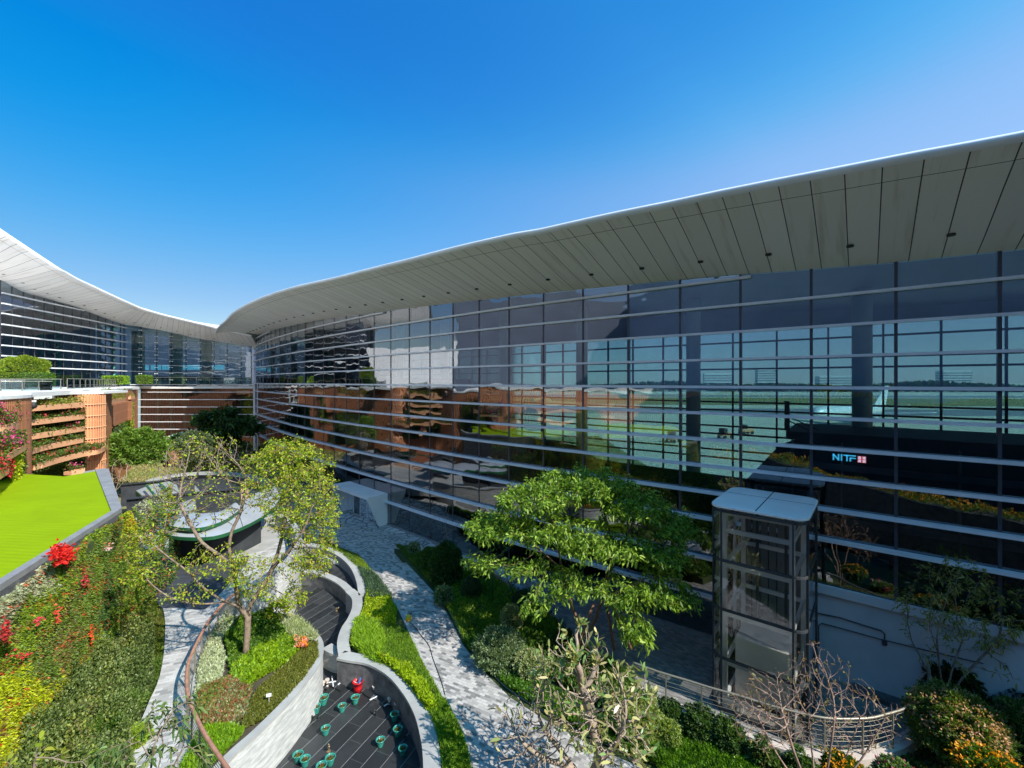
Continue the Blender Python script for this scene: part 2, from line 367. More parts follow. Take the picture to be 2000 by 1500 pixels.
f = noise(nt, 1.0, 5, mapping(nt, tc.outputs['Object'], (.6, 5.5, 1), (0, 0, math.radians(-12))), .6)
c = ramp(nt, f, [(.35, (.035, .038, .05)), (.62, (.06, .065, .08)), (.74, (.16, .17, .19))]); nt.links.new(c, b.inputs['Base Color']); b.inputs['Roughness'].default_value = .55; M['darkpatch'] = m
# rough dark wall lining
M['darkstone'] = plain('dark_stone', (.10, .10, .105), .8, 0, .5, 3, .6, 12)
# ground sheets
m, nt, b = newmat('ground_mix'); f = noise(nt, .02, 6)
c = ramp(nt, f, [(.35, (.50, .45, .34)), (.6, (.58, .53, .40))]); nt.links.new(c, b.inputs['Base Color']); b.inputs['Roughness'].default_value = .9; M['apron'] = m
m, nt, b = newmat('garden_turf'); f = noise(nt, .5, 6)
c = ramp(nt, f, [(.3, (.10, .13, .03)), (.5, (.20, .20, .07)), (.7, (.34, .27, .15))]); nt.links.new(c, b.inputs['Base Color']); b.inputs['Roughness'].default_value = .95
bump(nt, b, noise(nt, 20, 4), .8, .05); M['turf'] = m
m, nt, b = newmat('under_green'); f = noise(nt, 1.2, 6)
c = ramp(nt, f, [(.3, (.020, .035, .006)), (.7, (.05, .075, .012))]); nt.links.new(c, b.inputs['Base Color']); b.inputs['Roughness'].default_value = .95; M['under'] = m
M['teal'] = plain('teal_reflection', (.14, .42, .50), .5, 0, .1, 1, 0)
M['fin'] = plain('interior_grey', (.13, .14, .16), .6, 0, .3, 1, 0)
def emit(name, col, s):
    m, nt, b = newmat(name); b.inputs['Base Color'].default_value = (*col, 1)
    b.inputs['Emission Color'].default_value = (*col, 1); b.inputs['Emission Strength'].default_value = s; return m
M['cyan'] = emit('lit_cyan', (.08, .55, .85), 1.1); M['litred'] = emit('lit_red', (.75, .08, .06), .8); M['litwhite'] = emit('lit_white', (.8, .85, 1), 1.0)

# ---------------------------------------------------------------- leaves and trees (numpy)
def unit(a): return a / np.maximum(np.linalg.norm(a, axis=1, keepdims=True), 1e-6)
def leaf_mesh(name, pos, dirs, L, W, col, mat, parent=None, fold=.18, droop=0.0, shape=4):
    n = len(pos); pos = np.asarray(pos, float); d = unit(np.asarray(dirs, float))
    rnd = N.normal(size=(n, 3)); s = unit(np.cross(d, rnd)); nn = np.cross(s, d)
    L = np.broadcast_to(L, (n,))[:, None]; W = np.broadcast_to(W, (n,))[:, None]
    dz = np.array([[0, 0, -1.0]]) * droop * L
    if shape == 4:
        V = np.stack([pos, pos + d * L * .45 + s * W / 2 + nn * W * fold, pos + d * L + dz, pos + d * L * .45 - s * W / 2 + nn * W * fold], 1); k = 4
    else:
        V = np.stack([pos, pos + d * L * .3 + s * W * .45 + nn * W * fold, pos + d * L * .72 + s * W * .42 + nn * W * fold + dz * .5, pos + d * L + dz,
                      pos + d * L * .72 - s * W * .42 + nn * W * fold + dz * .5, pos + d * L * .3 - s * W * .45 + nn * W * fold], 1); k = 6
    me = bpy.data.meshes.new(name); me.vertices.add(n * k); me.vertices.foreach_set('co', V.reshape(-1).astype(np.float32))
    me.loops.add(n * k); me.loops.foreach_set('vertex_index', np.arange(n * k, dtype=np.int32))
    me.polygons.add(n); me.polygons.foreach_set('loop_start', (np.arange(n) * k).astype(np.int32)); 
    me.polygons.foreach_set('loop_total', np.full(n, k, dtype=np.int32))
    me.materials.append(mat); me.update()
    a = me.color_attributes.new('Col', 'FLOAT_COLOR', 'POINT'); c4 = np.ones((n, k, 4), np.float32); c4[:, :, :3] = np.asarray(col)[:, None, :]
    a.data.foreach_set('color', c4.reshape(-1)); me.validate()
    o = bpy.data.objects.new(name, me); link(o, parent)
    if parent: o.matrix_parent_inverse = Matrix.Translation(-Vector(parent.location))
    return o
def pick(n, pal, jit=.18):
    pal = np.array(pal, float); c = pal[N.integers(0, len(pal), n)]
    return np.clip(c * (1 + N.normal(0, jit, (n, 1))), .004, .95)
def grow(trunks, att, step=.3, infl=4.0, kill=.6, it=120, jitter=.15, inertia=.6, lift=.12):
    nodes = []; par = []
    for t in trunks:
        first = len(nodes)
        for i, p in enumerate(t):
            if i == 0 and first > 0:
                j = int(np.argmin(np.linalg.norm(np.array(nodes) - np.array(p), axis=1)))
                if np.linalg.norm(np.array(nodes[j]) - np.array(p)) < .5: prev = j; continue
                prev = -1
            elif i == 0: prev = -1
            nodes.append(tuple(p)); par.append(prev); prev = len(nodes) - 1
    Nn = np.array(nodes, float); A = np.array(att, float); alive = np.ones(len(A), bool)
    D = np.linalg.norm(A[:, None] - Nn[None], axis=2); near = D.argmin(1); nd_ = D.min(1)
    par = list(par)
    for _ in range(it):
        act = alive & (nd_ < infl)
        if not act.any():
            if not alive.any(): break
            i = np.where(alive)[0][nd_[alive].argmin()]; act = np.zeros(len(A), bool); act[i] = True
        dirs = unit(A[act] - Nn[near[act]]); ids = near[act]
        u, inv = np.unique(ids, return_inverse=True); acc = np.zeros((len(u), 3)); np.add.at(acc, inv, dirs)
        pu = np.array(par)[u]; mom = np.where(pu[:, None] >= 0, Nn[u] - Nn[np.maximum(pu, 0)], 0.0); mom = np.where(np.linalg.norm(mom, axis=1, keepdims=True) > 1e-6, unit(mom), 0.0)
        acc = unit(acc + mom * inertia + np.array([0, 0, lift]) + N.normal(0, jitter, acc.shape)); new = Nn[u] + acc * step
        st = len(Nn); Nn = np.vstack([Nn, new]); par += u.tolist()
        D = np.linalg.norm(A[:, None] - new[None], axis=2); m_ = D.min(1); am = D.argmin(1) + st
        up = m_ < nd_; nd_[up] = m_[up]; near[up] = am[up]; alive &= nd_ > kill
        if len(Nn) > 9000: break
    return Nn, np.array(par)
def radii(Nn, par, tip, ex=2.3):
    r = np.zeros(len(Nn)); kids = np.zeros(len(Nn), int)
    for i in range(len(Nn) - 1, -1, -1):
        if kids[i] == 0: r[i] = tip ** ex
        if par[i] >= 0: r[par[i]] += r[i]; kids[par[i]] += 1
    return r ** (1 / ex), kids
def wood(name, Nn, par, rad, mat, parent=None, k=6, smax=99):
    e = np.where(par >= 0)[0]; p0 = Nn[par[e]]; p1 = Nn[e]; r0 = rad[par[e]]; r1 = rad[e]; r0 = np.minimum(r0, r1 * 1.5)
    d = unit(p1 - p0); ref = np.tile([[.13, .21, .97]], (len(e), 1)); bad = np.abs((d * ref).sum(1)) > .97; ref[bad] = [1, 0, 0]
    u = unit(np.cross(d, ref)); v = np.cross(d, u); n = len(e); V = np.zeros((n, 2 * k, 3))
    for j in range(k):
        a = 2 * math.pi * j / k; o_ = u * math.cos(a) + v * math.sin(a)
        V[:, j] = p0 + o_ * r0[:, None]; V[:, k + j] = p1 + d * (r1 * .3)[:, None] + o_ * r1[:, None]
    base = (np.arange(n) * 2 * k)[:, None]
    Fc = np.concatenate([np.stack([base[:, 0] + j, base[:, 0] + (j + 1) % k, base[:, 0] + k + (j + 1) % k, base[:, 0] + k + j], 1) for j in range(k)], 0)
    me = bpy.data.meshes.new(name); me.vertices.add(n * 2 * k); me.vertices.foreach_set('co', V.reshape(-1).astype(np.float32))
    m_ = len(Fc); me.loops.add(m_ * 4); me.loops.foreach_set('vertex_index', Fc.reshape(-1).astype(np.int32))
    me.polygons.add(m_); me.polygons.foreach_set('loop_start', (np.arange(m_) * 4).astype(np.int32)); me.polygons.foreach_set('loop_total', np.full(m_, 4, dtype=np.int32))
    me.polygons.foreach_set('use_smooth', [True] * m_); me.materials.append(mat); me.update(); me.validate()
    o = bpy.data.objects.new(name, me); link(o, parent)
    if parent: o.matrix_parent_inverse = Matrix.Translation(-Vector(parent.location))
    return o
def blob(c, r, n, shell=.0):
    v = unit(N.normal(size=(n, 3))); q = (shell + (1 - shell) * N.random((n, 1)) ** (1 / 3)); return np.array(c) + v * q * np.array(r)
def tree(name, label, cat, trunks, blobs, bark, leafspec, tip=.008, step=.25, kill=.45, infl=5, group=None, it=140, crownname='crown', jitter=.18, inertia=.6, lift=.12):
    """blobs: (centre, radii, attractors, leafiness). leafspec: dict(n,L,W,pal,thr,spread,droop,mat,shape) or None"""
    att = np.concatenate([blob(b_[0], b_[1], b_[2]) for b_ in blobs]); t = thing(name, label, cat, tuple(trunks[0][0]), group)
    Nn, par = grow(trunks, att, step, infl, kill, it, jitter, inertia, lift); rad, kids = radii(Nn, par, tip)
    wood('trunk', Nn, par, rad, bark, t)
    if leafspec:
        s = leafspec; idx = np.where(rad < tip * s.get('thr', 2.2))[0]
        C = np.array([b_[0] for b_ in blobs]); W_ = np.array([b_[3] for b_ in blobs]); RR = np.array([b_[1] for b_ in blobs])
        q = (((Nn[idx][:, None] - C[None]) / RR[None]) ** 2).sum(2); lf = W_[q.argmin(1)]
        cnt = N.poisson(lf * s['n']); src = np.repeat(idx, cnt)
        n = len(src); pos = Nn[src] + N.normal(0, s.get('spread', .06), (n, 3))
        d0 = Nn[src] - Nn[np.maximum(par[src], 0)]; dirs = unit(d0) * .7 + N.normal(0, .6, (n, 3)) + np.array([0, 0, s.get('up', .1)])
        L = s['L'] * N.uniform(.65, 1.25, n); Wd = s['W'] * N.uniform(.7, 1.2, n)
        col = pick(n, s['pal'])
        leaf_mesh(crownname, pos, dirs, L, Wd, col, s.get('mat', M['leaf']), t, droop=s.get('droop', .1), shape=s.get('shape', 6))
    return t
def inpoly(q, poly):
    poly = np.asarray(poly); x, y = q[:, 0], q[:, 1]; ins = np.zeros(len(q), bool); j = len(poly) - 1
    for i in range(len(poly)):
        xi, yi = poly[i]; xj, yj = poly[j]
        c_ = ((yi > y) != (yj > y)) & (x < (xj - xi) * (y - yi) / (yj - yi + 1e-12) + xi); ins ^= c_; j = i
    return ins
def sample_poly(poly, n):
    poly = np.asarray(poly)[:, :2]; lo = poly.min(0); hi = poly.max(0); out = np.zeros((0, 2))
    while len(out) < n:
        q = lo + N.random((n * 2, 2)) * (hi - lo); out = np.vstack([out, q[inpoly(q, poly)]])
    return out[:n]
def vnoise(p, s, seed=0):               # cheap smooth noise 0..1
    r = np.random.default_rng(seed); v = np.zeros(len(p))
    for k in range(5):
        a = r.normal(size=p.shape[1]) * s * (1 + k * .7); v += np.sin(p @ a + r.random() * 6.28) / (1 + k * .5)
    return np.clip(.5 + v / 4.2, 0, 1)
def cover(name, label, cat, poly, z, n, L, W, pal, h=.12, up=1.0, tilt=.6, parent=None, mat=None, shape=4, kind='stuff', droop=.1, seed=0, lump=.5):
    q = sample_poly(poly, n); zz = z + h * N.random(n) * (.4 + lump * 1.6 * vnoise(q, 1.6, seed + 3)); pos = np.column_stack([q, zz])
    dirs = np.column_stack([N.normal(0, tilt, n), N.normal(0, tilt, n), np.full(n, up)])
    v = vnoise(q, .8, seed); pal = np.array(pal, float); i = np.clip((v + N.normal(0, .16, n)) * len(pal), 0, len(pal) - 1e-3).astype(int)
    col = np.clip(pal[i] * (1 + N.normal(0, .2, (n, 1))), .004, .95)
    o = leaf_mesh(name, pos, dirs, L * N.uniform(.6, 1.3, n), W * N.uniform(.7, 1.2, n), col, mat or M['leaf'], parent, droop=droop, shape=shape)
    if label: tag(o, label, cat, kind=kind)
    return o
def shrub(name, label, cat, c, r, n, L, W, pal, group=None, core=True, corecol='under', shape=4, up=.2, lump=.2, mat=None, flower=None, noisef=2.2, droop=.1):
    """leafy shrub: crown of leaves over lumps, dark woody body inside"""
    t = thing(name, label, cat, (c[0], c[1], c[2] - r[2] * .8), group)
    v = unit(N.normal(size=(n, 3))); v[:, 2] = np.where(v[:, 2] < -.55, -v[:, 2], v[:, 2])
    q = 1 - lump + 2 * lump * vnoise(v * 3, noisef, R.randrange(999)); q = q * N.uniform(.82, 1.02, n)
    pos = np.array(c) + v * q[:, None] * np.array(r); dirs = v + N.normal(0, .55, (n, 3)) + np.array([0, 0, up])
    leaf_mesh('crown', pos, dirs, L * N.uniform(.6, 1.3, n), W * N.uniform(.7, 1.2, n), pick(n, pal, .22), mat or M['leaf'], t, shape=shape, droop=droop)
    if flower:
        k, pal2, fs, zmin = flower; v2 = unit(N.normal(size=(k, 3))); v2[:, 2] = np.abs(v2[:, 2]) * .8 + zmin * .3; v2 = unit(v2)
        cc = np.repeat(v2, 9, 0) ; q2 = 1 - lump + 2 * lump * vnoise(cc * 3, noisef, 5)
        pp = np.array(c) + cc * np.array(r) * 1.02 + N.normal(0, fs * .8, cc.shape)
        leaf_mesh('flowers', pp, cc + N.normal(0, .8, cc.shape), fs, fs * .8, pick(len(pp), pal2, .12), M['petal'], t)['kind'] = 'stuff'
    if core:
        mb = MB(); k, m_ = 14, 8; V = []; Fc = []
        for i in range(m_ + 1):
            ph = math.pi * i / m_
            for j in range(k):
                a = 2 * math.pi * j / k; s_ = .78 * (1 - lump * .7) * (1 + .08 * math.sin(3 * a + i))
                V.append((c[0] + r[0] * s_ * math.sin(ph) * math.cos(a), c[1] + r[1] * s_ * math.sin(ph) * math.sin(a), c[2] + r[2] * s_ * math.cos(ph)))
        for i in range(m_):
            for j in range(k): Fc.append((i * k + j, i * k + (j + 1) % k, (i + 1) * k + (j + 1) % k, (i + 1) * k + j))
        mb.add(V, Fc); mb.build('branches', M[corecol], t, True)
    return t
DECKMAT = None
GREEN = [(.05, .10, .012), (.07, .14, .015), (.10, .19, .02)]
LIMEL = [(.30, .40, .01), (.22, .34, .01), (.38, .44, .012), (.14, .24, .01)]

# ================================================================ SETTING: ground
S = 1.23                                               # trim spacing of the curtain wall
def ground(name, pts, z, mat, kind='structure', thick=.3, smooth_n=0):
    if smooth_n: pts = curve(pts, smooth_n, True)
    o = MB().slab([p[:2] for p in pts], z - thick, z).build(name, mat); tag(o, None, kind=kind); return o
mb = MB().add([(-4000, -4000, -.75), (4000, -4000, -.75), (4000, 4000, -.75), (-4000, 4000, -.75)], [(0, 1, 2, 3)])
tag(mb.build('ground', M['apron']), None, kind='structure')

# plan curve of the glass front (camera side), arc-length table
Fp = [(-49.5, 84), (-47.2, 80), (-42.1, 71.6), (-33.2, 60.3), (-24.9, 50.8), (-17.6, 43.4), (-11.5, 37.6), (-1.7, 28.9), (5, 23.65), (11.2, 19.0), (16.95, 14.4), (24, 8.8), (33, 1.5), (43, -6.5)]
Fd = np.array(curve(Fp, 24)); seg = np.linalg.norm(np.diff(Fd, axis=0), axis=1); Fs = np.concatenate([[0], np.cumsum(seg)])
def fpos(s): return np.array([np.interp(s, Fs, Fd[:, 0]), np.interp(s, Fs, Fd[:, 1])])
def fnorm(s):
    a, b_ = fpos(s - 1.2), fpos(s + 1.2); t = (b_ - a) / np.linalg.norm(b_ - a); return np.array([t[1], -t[0]]) * 1.0
def fn(s):
    n = fnorm(s); return n if n[1] < 0 else -n          # towards the courtyard
def foff(s, d): return fpos(s) + fn(s) * d
def s_at(px, d=0.0):
    ss = np.linspace(0, Fs[-1], 4000); q = np.array([foff(s, d) for s in ss]); ok = q[:, 1] > 1
    u = CX + F * q[:, 0] / np.maximum(q[:, 1], .5); u[~ok] = 1e6; return ss[np.abs(u - px).argmin()]
_ss = np.linspace(0, Fs[-1], 1500)
def s_table(d):
    q = np.array([foff(s, d) for s in _ss]); ok = q[:, 1] > 1.5; return _ss[ok], CX + F * q[ok, 0] / q[ok, 1], q[ok, 1]
DO = 5.6                                               # overhang of the eave
def table(pxy, d):
    s_, u, dep = s_table(d); out = []
    for px, py in pxy:
        i = np.abs(u - px).argmin(); out.append((s_[i], (HY - py) * dep[i] / F))
    out.sort(); return np.array(out)
Ti = table([(2000, 486), (1749, 512), (1581, 526), (1441, 537), (1322, 547), (1221, 557), (1135, 565), (993, 580), (885, 591.5), (764, 606), (703, 614), (656, 620), (584, 632.5), (540, 643), (500, 655), (478, 667)], 0)
Te = table([(2000, 252), (1873, 277), (1790, 293), (1714, 307.5), (1642, 322), (1515, 347), (1405, 369), (1309, 390), (1200, 412), (1055, 445), (1000, 454), (900, 477), (800, 503), (700, 528), (655, 540), (580, 557), (535, 570), (505, 581), (475, 595.5), (452, 610), (440, 624)], DO)
def zin(s): return CAMZ + np.interp(s, Ti[:, 0], Ti[:, 1])
def zev(s): return CAMZ + np.interp(s, Te[:, 0], Te[:, 1])

terminal = thing('terminal_building', 'long curved glass terminal wing with sweeping pale metal roof on the right', 'building', (0, 29, 0))
# roof body: soffit, rounded nose, top
ss = np.arange(3, Fs[-1] - .5, .44)
def section(s):
    zi, ze = zin(s), zev(s); a = math.sin(math.pi * .5 * 1); pts = []
    dz = ze - zi
    for v, k in ((0, 0), (1.2, .17), (2.4, .37), (3.6, .58), (4.75, .76)): pts.append((v, zi + dz * k - .0))
    pts += [(5.2, zi + dz * .84), (5.42, ze - .24), (5.55, ze - .17), (5.6, ze - .08), (5.54, ze), (5.3, ze + .04), (3, ze + .45), (-4, ze + 1.3), (-14.5, ze + 1.2), (-14.5, zi + .1), (-8, zi + .12), (-.2, zi)]
    return pts
V = []; UV = []; k = len(section(10)); S_FR = s_at(2000) + 3.0
for s in ss:
    n = fn(s)
    kx = 1 - .38 * min(1, max(0, (s - S_FR) / 9))
    for v, z in section(s): q = fpos(s) + n * (v * kx if v > 0 else v); V.append((q[0], q[1], z)); UV.append((s, v))
Fc = []
for i in range(len(ss) - 1):
    for j in range(k): Fc.append((i * k + j, (i + 1) * k + j, (i + 1) * k + (j + 1) % k, i * k + (j + 1) % k))
Fc += [tuple(range(k)), tuple((len(ss) - 1) * k + j for j in range(k))[::-1]]
roof = mesh('roof', V, Fc, M['soffit'], terminal, False, UV)
roof.data.materials.append(M['white']); roof.data.materials.append(M['ceil'])
for p in roof.data.polygons:
    j = (p.index % k) if p.index < (len(ss) - 1) * k else 0
    p.material_index = 0 if j <= 5 else (1 if j <= 12 else (2 if j < 16 else 0)); p.use_smooth = p.index < (len(ss) - 1) * k
# bays
s_anchor = s_at(1749); bay = 2.64
s0 = s_anchor - math.floor((s_anchor - 4) / bay) * bay; edges = np.arange(s0, Fs[-1] - 3, bay)
s_lift = s_at(1592); s_back = s_at(499)
hk = [.19 + i for i in range(6)] + [6.7, 8.15]          # trims below eye level, in spacings
up = [-.84, -1.84, -2.82, -3.8, -4.78, -5.76, -6.7]
def zt(h): return CAMZ - h * S
bl = [s for s in edges]
pi_n = 0
for a, b_ in zip(bl[:-1], bl[1:]):
    mid = (a + b_) / 2; zb = CAMZ - 6.75 * S if mid > s_lift else .02
    rows = sorted([z for z in [zb] + [zt(h) for h in up + hk] + [max(zin(a), zin(b_)) + .05] if z >= zb - .01])
    rows = [z for z in rows if z <= max(zin(a), zin(b_)) + .06]
    V = []; Fc = []; n = fn(mid); A, B = fpos(a), fpos(b_); prob = 0.0
    for z0_, z1_ in zip(rows[:-1], rows[1:]):
        if z1_ - z0_ < .1: continue
        j1, j2 = R.uniform(-.008, .008), R.uniform(-.006, .006); i0 = len(V)
        for (q, sx) in ((A, -1), (B, 1)):
            for (z, sz) in ((z0_, -1), (z1_, 1)):
                o_ = j1 * sx + j2 * sz; V.append((q[0] + n[0] * o_, q[1] + n[1] * o_, z))
        Fc.append((i0, i0 + 2, i0 + 3, i0 + 1))
    mesh('glass_pane', V, Fc, M['glass'], terminal)
for s in bl:                                           # mullions
    q = foff(s, -.09); n = fn(s); zb = CAMZ - 7.0 * S if s > s_lift else 0
    MB().box((q[0], q[1], (zb + zin(s) + .1) / 2), (.10, .22, zin(s) + .1 - zb), math.atan2(n[1], n[0]) + math.pi / 2).build('mullion', M['mull'], terminal)
def along(a, b_, d0, d1, z0_, z1_, name, mat, step=.66):
    q = np.arange(a, b_, step).tolist() + [b_]
    return MB().ribbon([foff(s, d0) for s in q], [foff(s, d1) for s in q], z0_, z1_).build(name, mat, terminal)
s_end = Fs[-1] - 4
for h in up:
    z = zt(h); ok = [s for s in np.arange(s0, s_end, .44) if zin(s) > z + .12]
    if len(ok) > 3:
        b_ = max(ok); along(max(min(ok), 3.5 if False else min(ok)), b_, .02, .20, z - .05, z + .055, 'horizontal_trim', M['alu'])
for i, h in enumerate(hk):
    z = zt(h); a = s0 if h < 1 else s_back
    e = s_end
    if h > 6.6: e = s_at(1396)
    if h > 8: a = s_at(757)
    along(a, e, .02, .31, z - .06, z + .06, 'horizontal_trim', M['alu'])
along(s_lift, s_end, .0, .14, CAMZ - 7.0 * S, CAMZ - 6.72 * S, 'ledge', M['band'])
along(s_lift - .2, s_end, -.3, .02, -.3, CAMZ - 7.0 * S + .01, 'base_wall', M['plaster'])
along(s_back, s_lift - .2, -.1, .09, -.2, .12, 'plinth', M['granite'])
# dark strip under the last visible glass of the low wall (drain line at its foot)
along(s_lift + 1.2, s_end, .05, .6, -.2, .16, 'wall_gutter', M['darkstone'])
# downlights in the soffit
for i, s in enumerate(np.arange(s0 + 1.3, s_end, bay)):
    q = foff(s, 1.55); zi, ze = zin(s), zev(s); z = zi + (ze - zi) * (.17 + .20 * .35 / 1.2)
    MB().lathe((q[0], q[1], z - .06), [(0, -.0), (.115, 0), (.115, .07), (.075, .07), (.07, .02), (0, .02)], 14).build('downlight', M['black'], terminal)
# interior of the hall
IN = -14.0
q = np.arange(s0, s_end, 1.32)
MB().ribbon([foff(s, -.35) for s in q], [foff(s, IN) for s in q], 4.2, 4.55).build('hall_floor', M['tealfloor'], terminal)
def ztop_in(s):
    q_ = foff(s, -1.6); u = CX + F * q_[0] / q_[1] if q_[1] > 1 else 5000
    return float(np.interp(u, [700, 735, 930, 960, 1150, 1165, 1500, 1530], [17.5, 12.4, 12.2, 8.6, 8.0, 7.4, 7.3, 9.75]))
MB().ribbon([foff(s, -1.6) for s in q], [foff(s, -1.8) for s in q], -.2, [ztop_in(s) for s in q]).build('dark_backing', M['dark'], terminal)  # added dark backdrop, its height follows where the hall interior is in shade
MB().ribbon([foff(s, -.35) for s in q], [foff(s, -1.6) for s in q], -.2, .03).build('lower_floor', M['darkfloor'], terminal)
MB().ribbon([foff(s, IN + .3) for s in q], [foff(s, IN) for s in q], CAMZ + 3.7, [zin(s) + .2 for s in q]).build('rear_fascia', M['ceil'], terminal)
MB().ribbon([foff(s, IN + .2) for s in q], [foff(s, IN + .15) for s in q], 4.5, CAMZ + 3.75).build('rear_glass', M['glassb'], terminal)
mb = MB()
for i, s in enumerate(np.arange(s0, s_end, 2.64)):
    p_ = foff(s, IN + .25); n = fn(s); mb.box((p_[0], p_[1], 10.1), (.11, .16, 11.4), math.atan2(n[1], n[0]) + math.pi / 2)
mb.build('rear_mullions', M['dark'], terminal)
mb = MB()
for h in (3.7, 2.9, 1.6, .95, -.35, -1.5, -2.1, -3.3, -3.9, -5.1, -5.7):
    mb.ribbon([foff(s, IN + .32) for s in q], [foff(s, IN + .18) for s in q], CAMZ + h - .06, CAMZ + h + .06)
mb.build('rear_transoms', M['dark'], terminal)
for i, s in enumerate(np.arange(s_anchor - 1.0 - 7.92 * 9, s_end - 4, 7.92)):
    p_ = foff(s, -6.5); MB().lathe((p_[0], p_[1], 0), [(.42, 0), (.42, zin(s) + .1)], 20).build('column', M['column'], terminal, True)
for s in np.arange(s_at(1540), s_end, 1.76):
    p_ = foff(s, -1.35); n = fn(s); MB().box((p_[0], p_[1], 6.2), (.06, .3, 6.4), math.atan2(n[1], n[0]) + math.pi / 2).build('interior_fin', M['fin'], terminal)
for z_ in (8.35, 6.1, 4.1): along(s_at(1536), s_end, -1.5, -1.3, z_ - .12, z_ + .12, 'interior_bulkhead', M['fin'])
along(s_at(1600), s_at(1738), -1.0, -1.05, 3.75, 4.9, 'reflection_panel', M['teal'])  # added panel, its teal stands in for a blue reflection
# dark mezzanine desk behind the right bays
s1, s2 = s_at(1525), s_at(1990); qq = np.arange(s1, s2 + 6, 1.0)
MB().ribbon([foff(s, -1.85) for s in qq], [foff(s, -7) for s in qq], CAMZ - 2.6, CAMZ - 2.28).build('mezzanine', M['dark'], terminal)
# hang rail of the mezzanine stair
p0_, p1_ = foff(s1, -2.3), foff(s1 + 1.2, -2.3)
MB().bar((p0_[0], p0_[1], CAMZ - 2.3), (p0_[0], p0_[1], CAMZ - .9), .07, .3).bar((p0_[0], p0_[1], CAMZ - 1.6), (p1_[0], p1_[1], CAMZ - 2.2), .05, .05).bar((p0_[0], p0_[1], CAMZ - 1.8), (p1_[0], p1_[1], CAMZ - 2.4), .05, .05).build('stair_rail', M['dark'], terminal)

# lit sign inside: strokes as read through the glass, bars in plan direction of the wall
sign = thing('lit_sign', 'cyan lit lettering with a small red square hanging behind the glass beside the lift', 'sign', (float(foff(s_at(1655), -.9)[0]), float(foff(s_at(1655), -.9)[1]), CAMZ - 2.7))
sa, sb_ = s_at(1627, -.9), s_at(1690, -.9); o0 = foff(sa, -.9); o1 = foff(sb_, -.9); ex = Vector((*(o1 - o0), 0)); ex.length; L_ = ex.length; ex.normalize()
dd = (o0[1] + o1[1]) / 2; hgt = 12.5 / F * dd; zb = CAMZ - (901 - HY) * dd / F
def sbar(mb, x0, y0, x1, y1, t):                        # coordinates in units of letter height
    a = Vector((o0[0], o0[1], zb)) + ex * x0 * hgt + Vector((0, 0, y0 * hgt)); b2 = Vector((o0[0], o0[1], zb)) + ex * x1 * hgt + Vector((0, 0, y1 * hgt))
    mb.bar(a, b2, .03, t * hgt) if abs(x1 - x0) > 1e-4 else mb.box(tuple((a + b2) / 2), (t * hgt, .03, abs(y1 - y0) * hgt), math.atan2(ex.y, ex.x))
for letter in ([(.1, 0, .1, 1, .2), (.1, .9, .75, .1, .2), (.75, 0, .75, 1, .2)], [(1.12, 0, 1.12, 1, .2)], [(1.35, .9, 2.9, .9, .18), (1.8, 0, 1.8, .9, .2)], [(2.15, .52, 2.9, .52, .17), (2.22, 0, 2.22, .55, .2)]):
    mb = MB(); [sbar(mb, *b_) for b_ in letter]; mb.build('letter', M['cyan'], sign)
mb = MB(); sbar(mb, 3.1, .45, 4.15, .45, 1.0); sq = mb.build('red_square', M['litred'], sign)
mb = MB()
for cx_, cy_ in ((3.33, .72), (3.88, .72), (3.33, .22), (3.88, .22)):
    for yy in (-.14, 0, .14): sbar(mb, cx_ - .18, cy_ + yy, cx_ + .18, cy_ + yy, .06)
    sbar(mb, cx_ - .07, cy_ - .18, cx_ - .07, cy_ + .18, .05); sbar(mb, cx_ + .09, cy_ - .18, cx_ + .09, cy_ + .18, .05)
o = mb.build('characters', M['litwhite'], sign)
for ob in (o,):
    nf = fn(s_at(1655)); ob.location = ob.location + Vector((nf[0], nf[1], 0)) * .04

# entrance portal of the terminal
s_p = s_at(712); s_q = s_at(758)
portal = thing('entrance_portal', 'white metal entrance portal with slanted legs and glass doors at foot of glass wall', 'doorway', (float(fpos(s_p)[0]), float(fpos(s_p)[1]), 0))
def pslab(s, zt_, w_):                                   # slanting side leg, thick in s direction
    n = fn(s); a = fpos(s); b2 = fpos(s + w_); prof = [(0, 0), (0.75, 0), (1.75, zt_), (0, zt_)]
    V = [(a[0] + n[0] * v, a[1] + n[1] * v, z) for v, z in prof] + [(b2[0] + n[0] * v, b2[1] + n[1] * v, z) for v, z in prof]
    return MB().add(V, [(0, 1, 2, 3), (7, 6, 5, 4), (0, 4, 5, 1), (1, 5, 6, 2), (2, 6, 7, 3), (3, 7, 4, 0)])
sl_, sr_ = s_at(683), s_at(757) - .3
for s in (sl_, sr_): pslab(s, 2.35, .3).build('leg', M['white'], portal)
q = np.linspace(sl_ - .02, sr_ + .32, 8)
MB().ribbon([foff(s, 0) for s in q], [foff(s, 1.78) for s in q], 2.351, 2.6).build('canopy', M['white'], portal)
q = np.linspace(sl_ + .3, sr_, 6)
for i in range(4):
    a, b2 = foff(q[i], .35), foff(q[i + 1], .35)
    d_ = MB(); d_.add([(a[0], a[1], .05), (b2[0], b2[1], .05), (b2[0], b2[1], 2.3), (a[0], a[1], 2.3)], [(0, 1, 2, 3)]); d_.build('glass_door', M['glass'], portal)
mb = MB()
for s in q[:5]: p_ = foff(s, .36); mb.box((p_[0], p_[1], 1.18), (.07, .07, 2.33))
mb.build('door_frame', M['post'], portal)

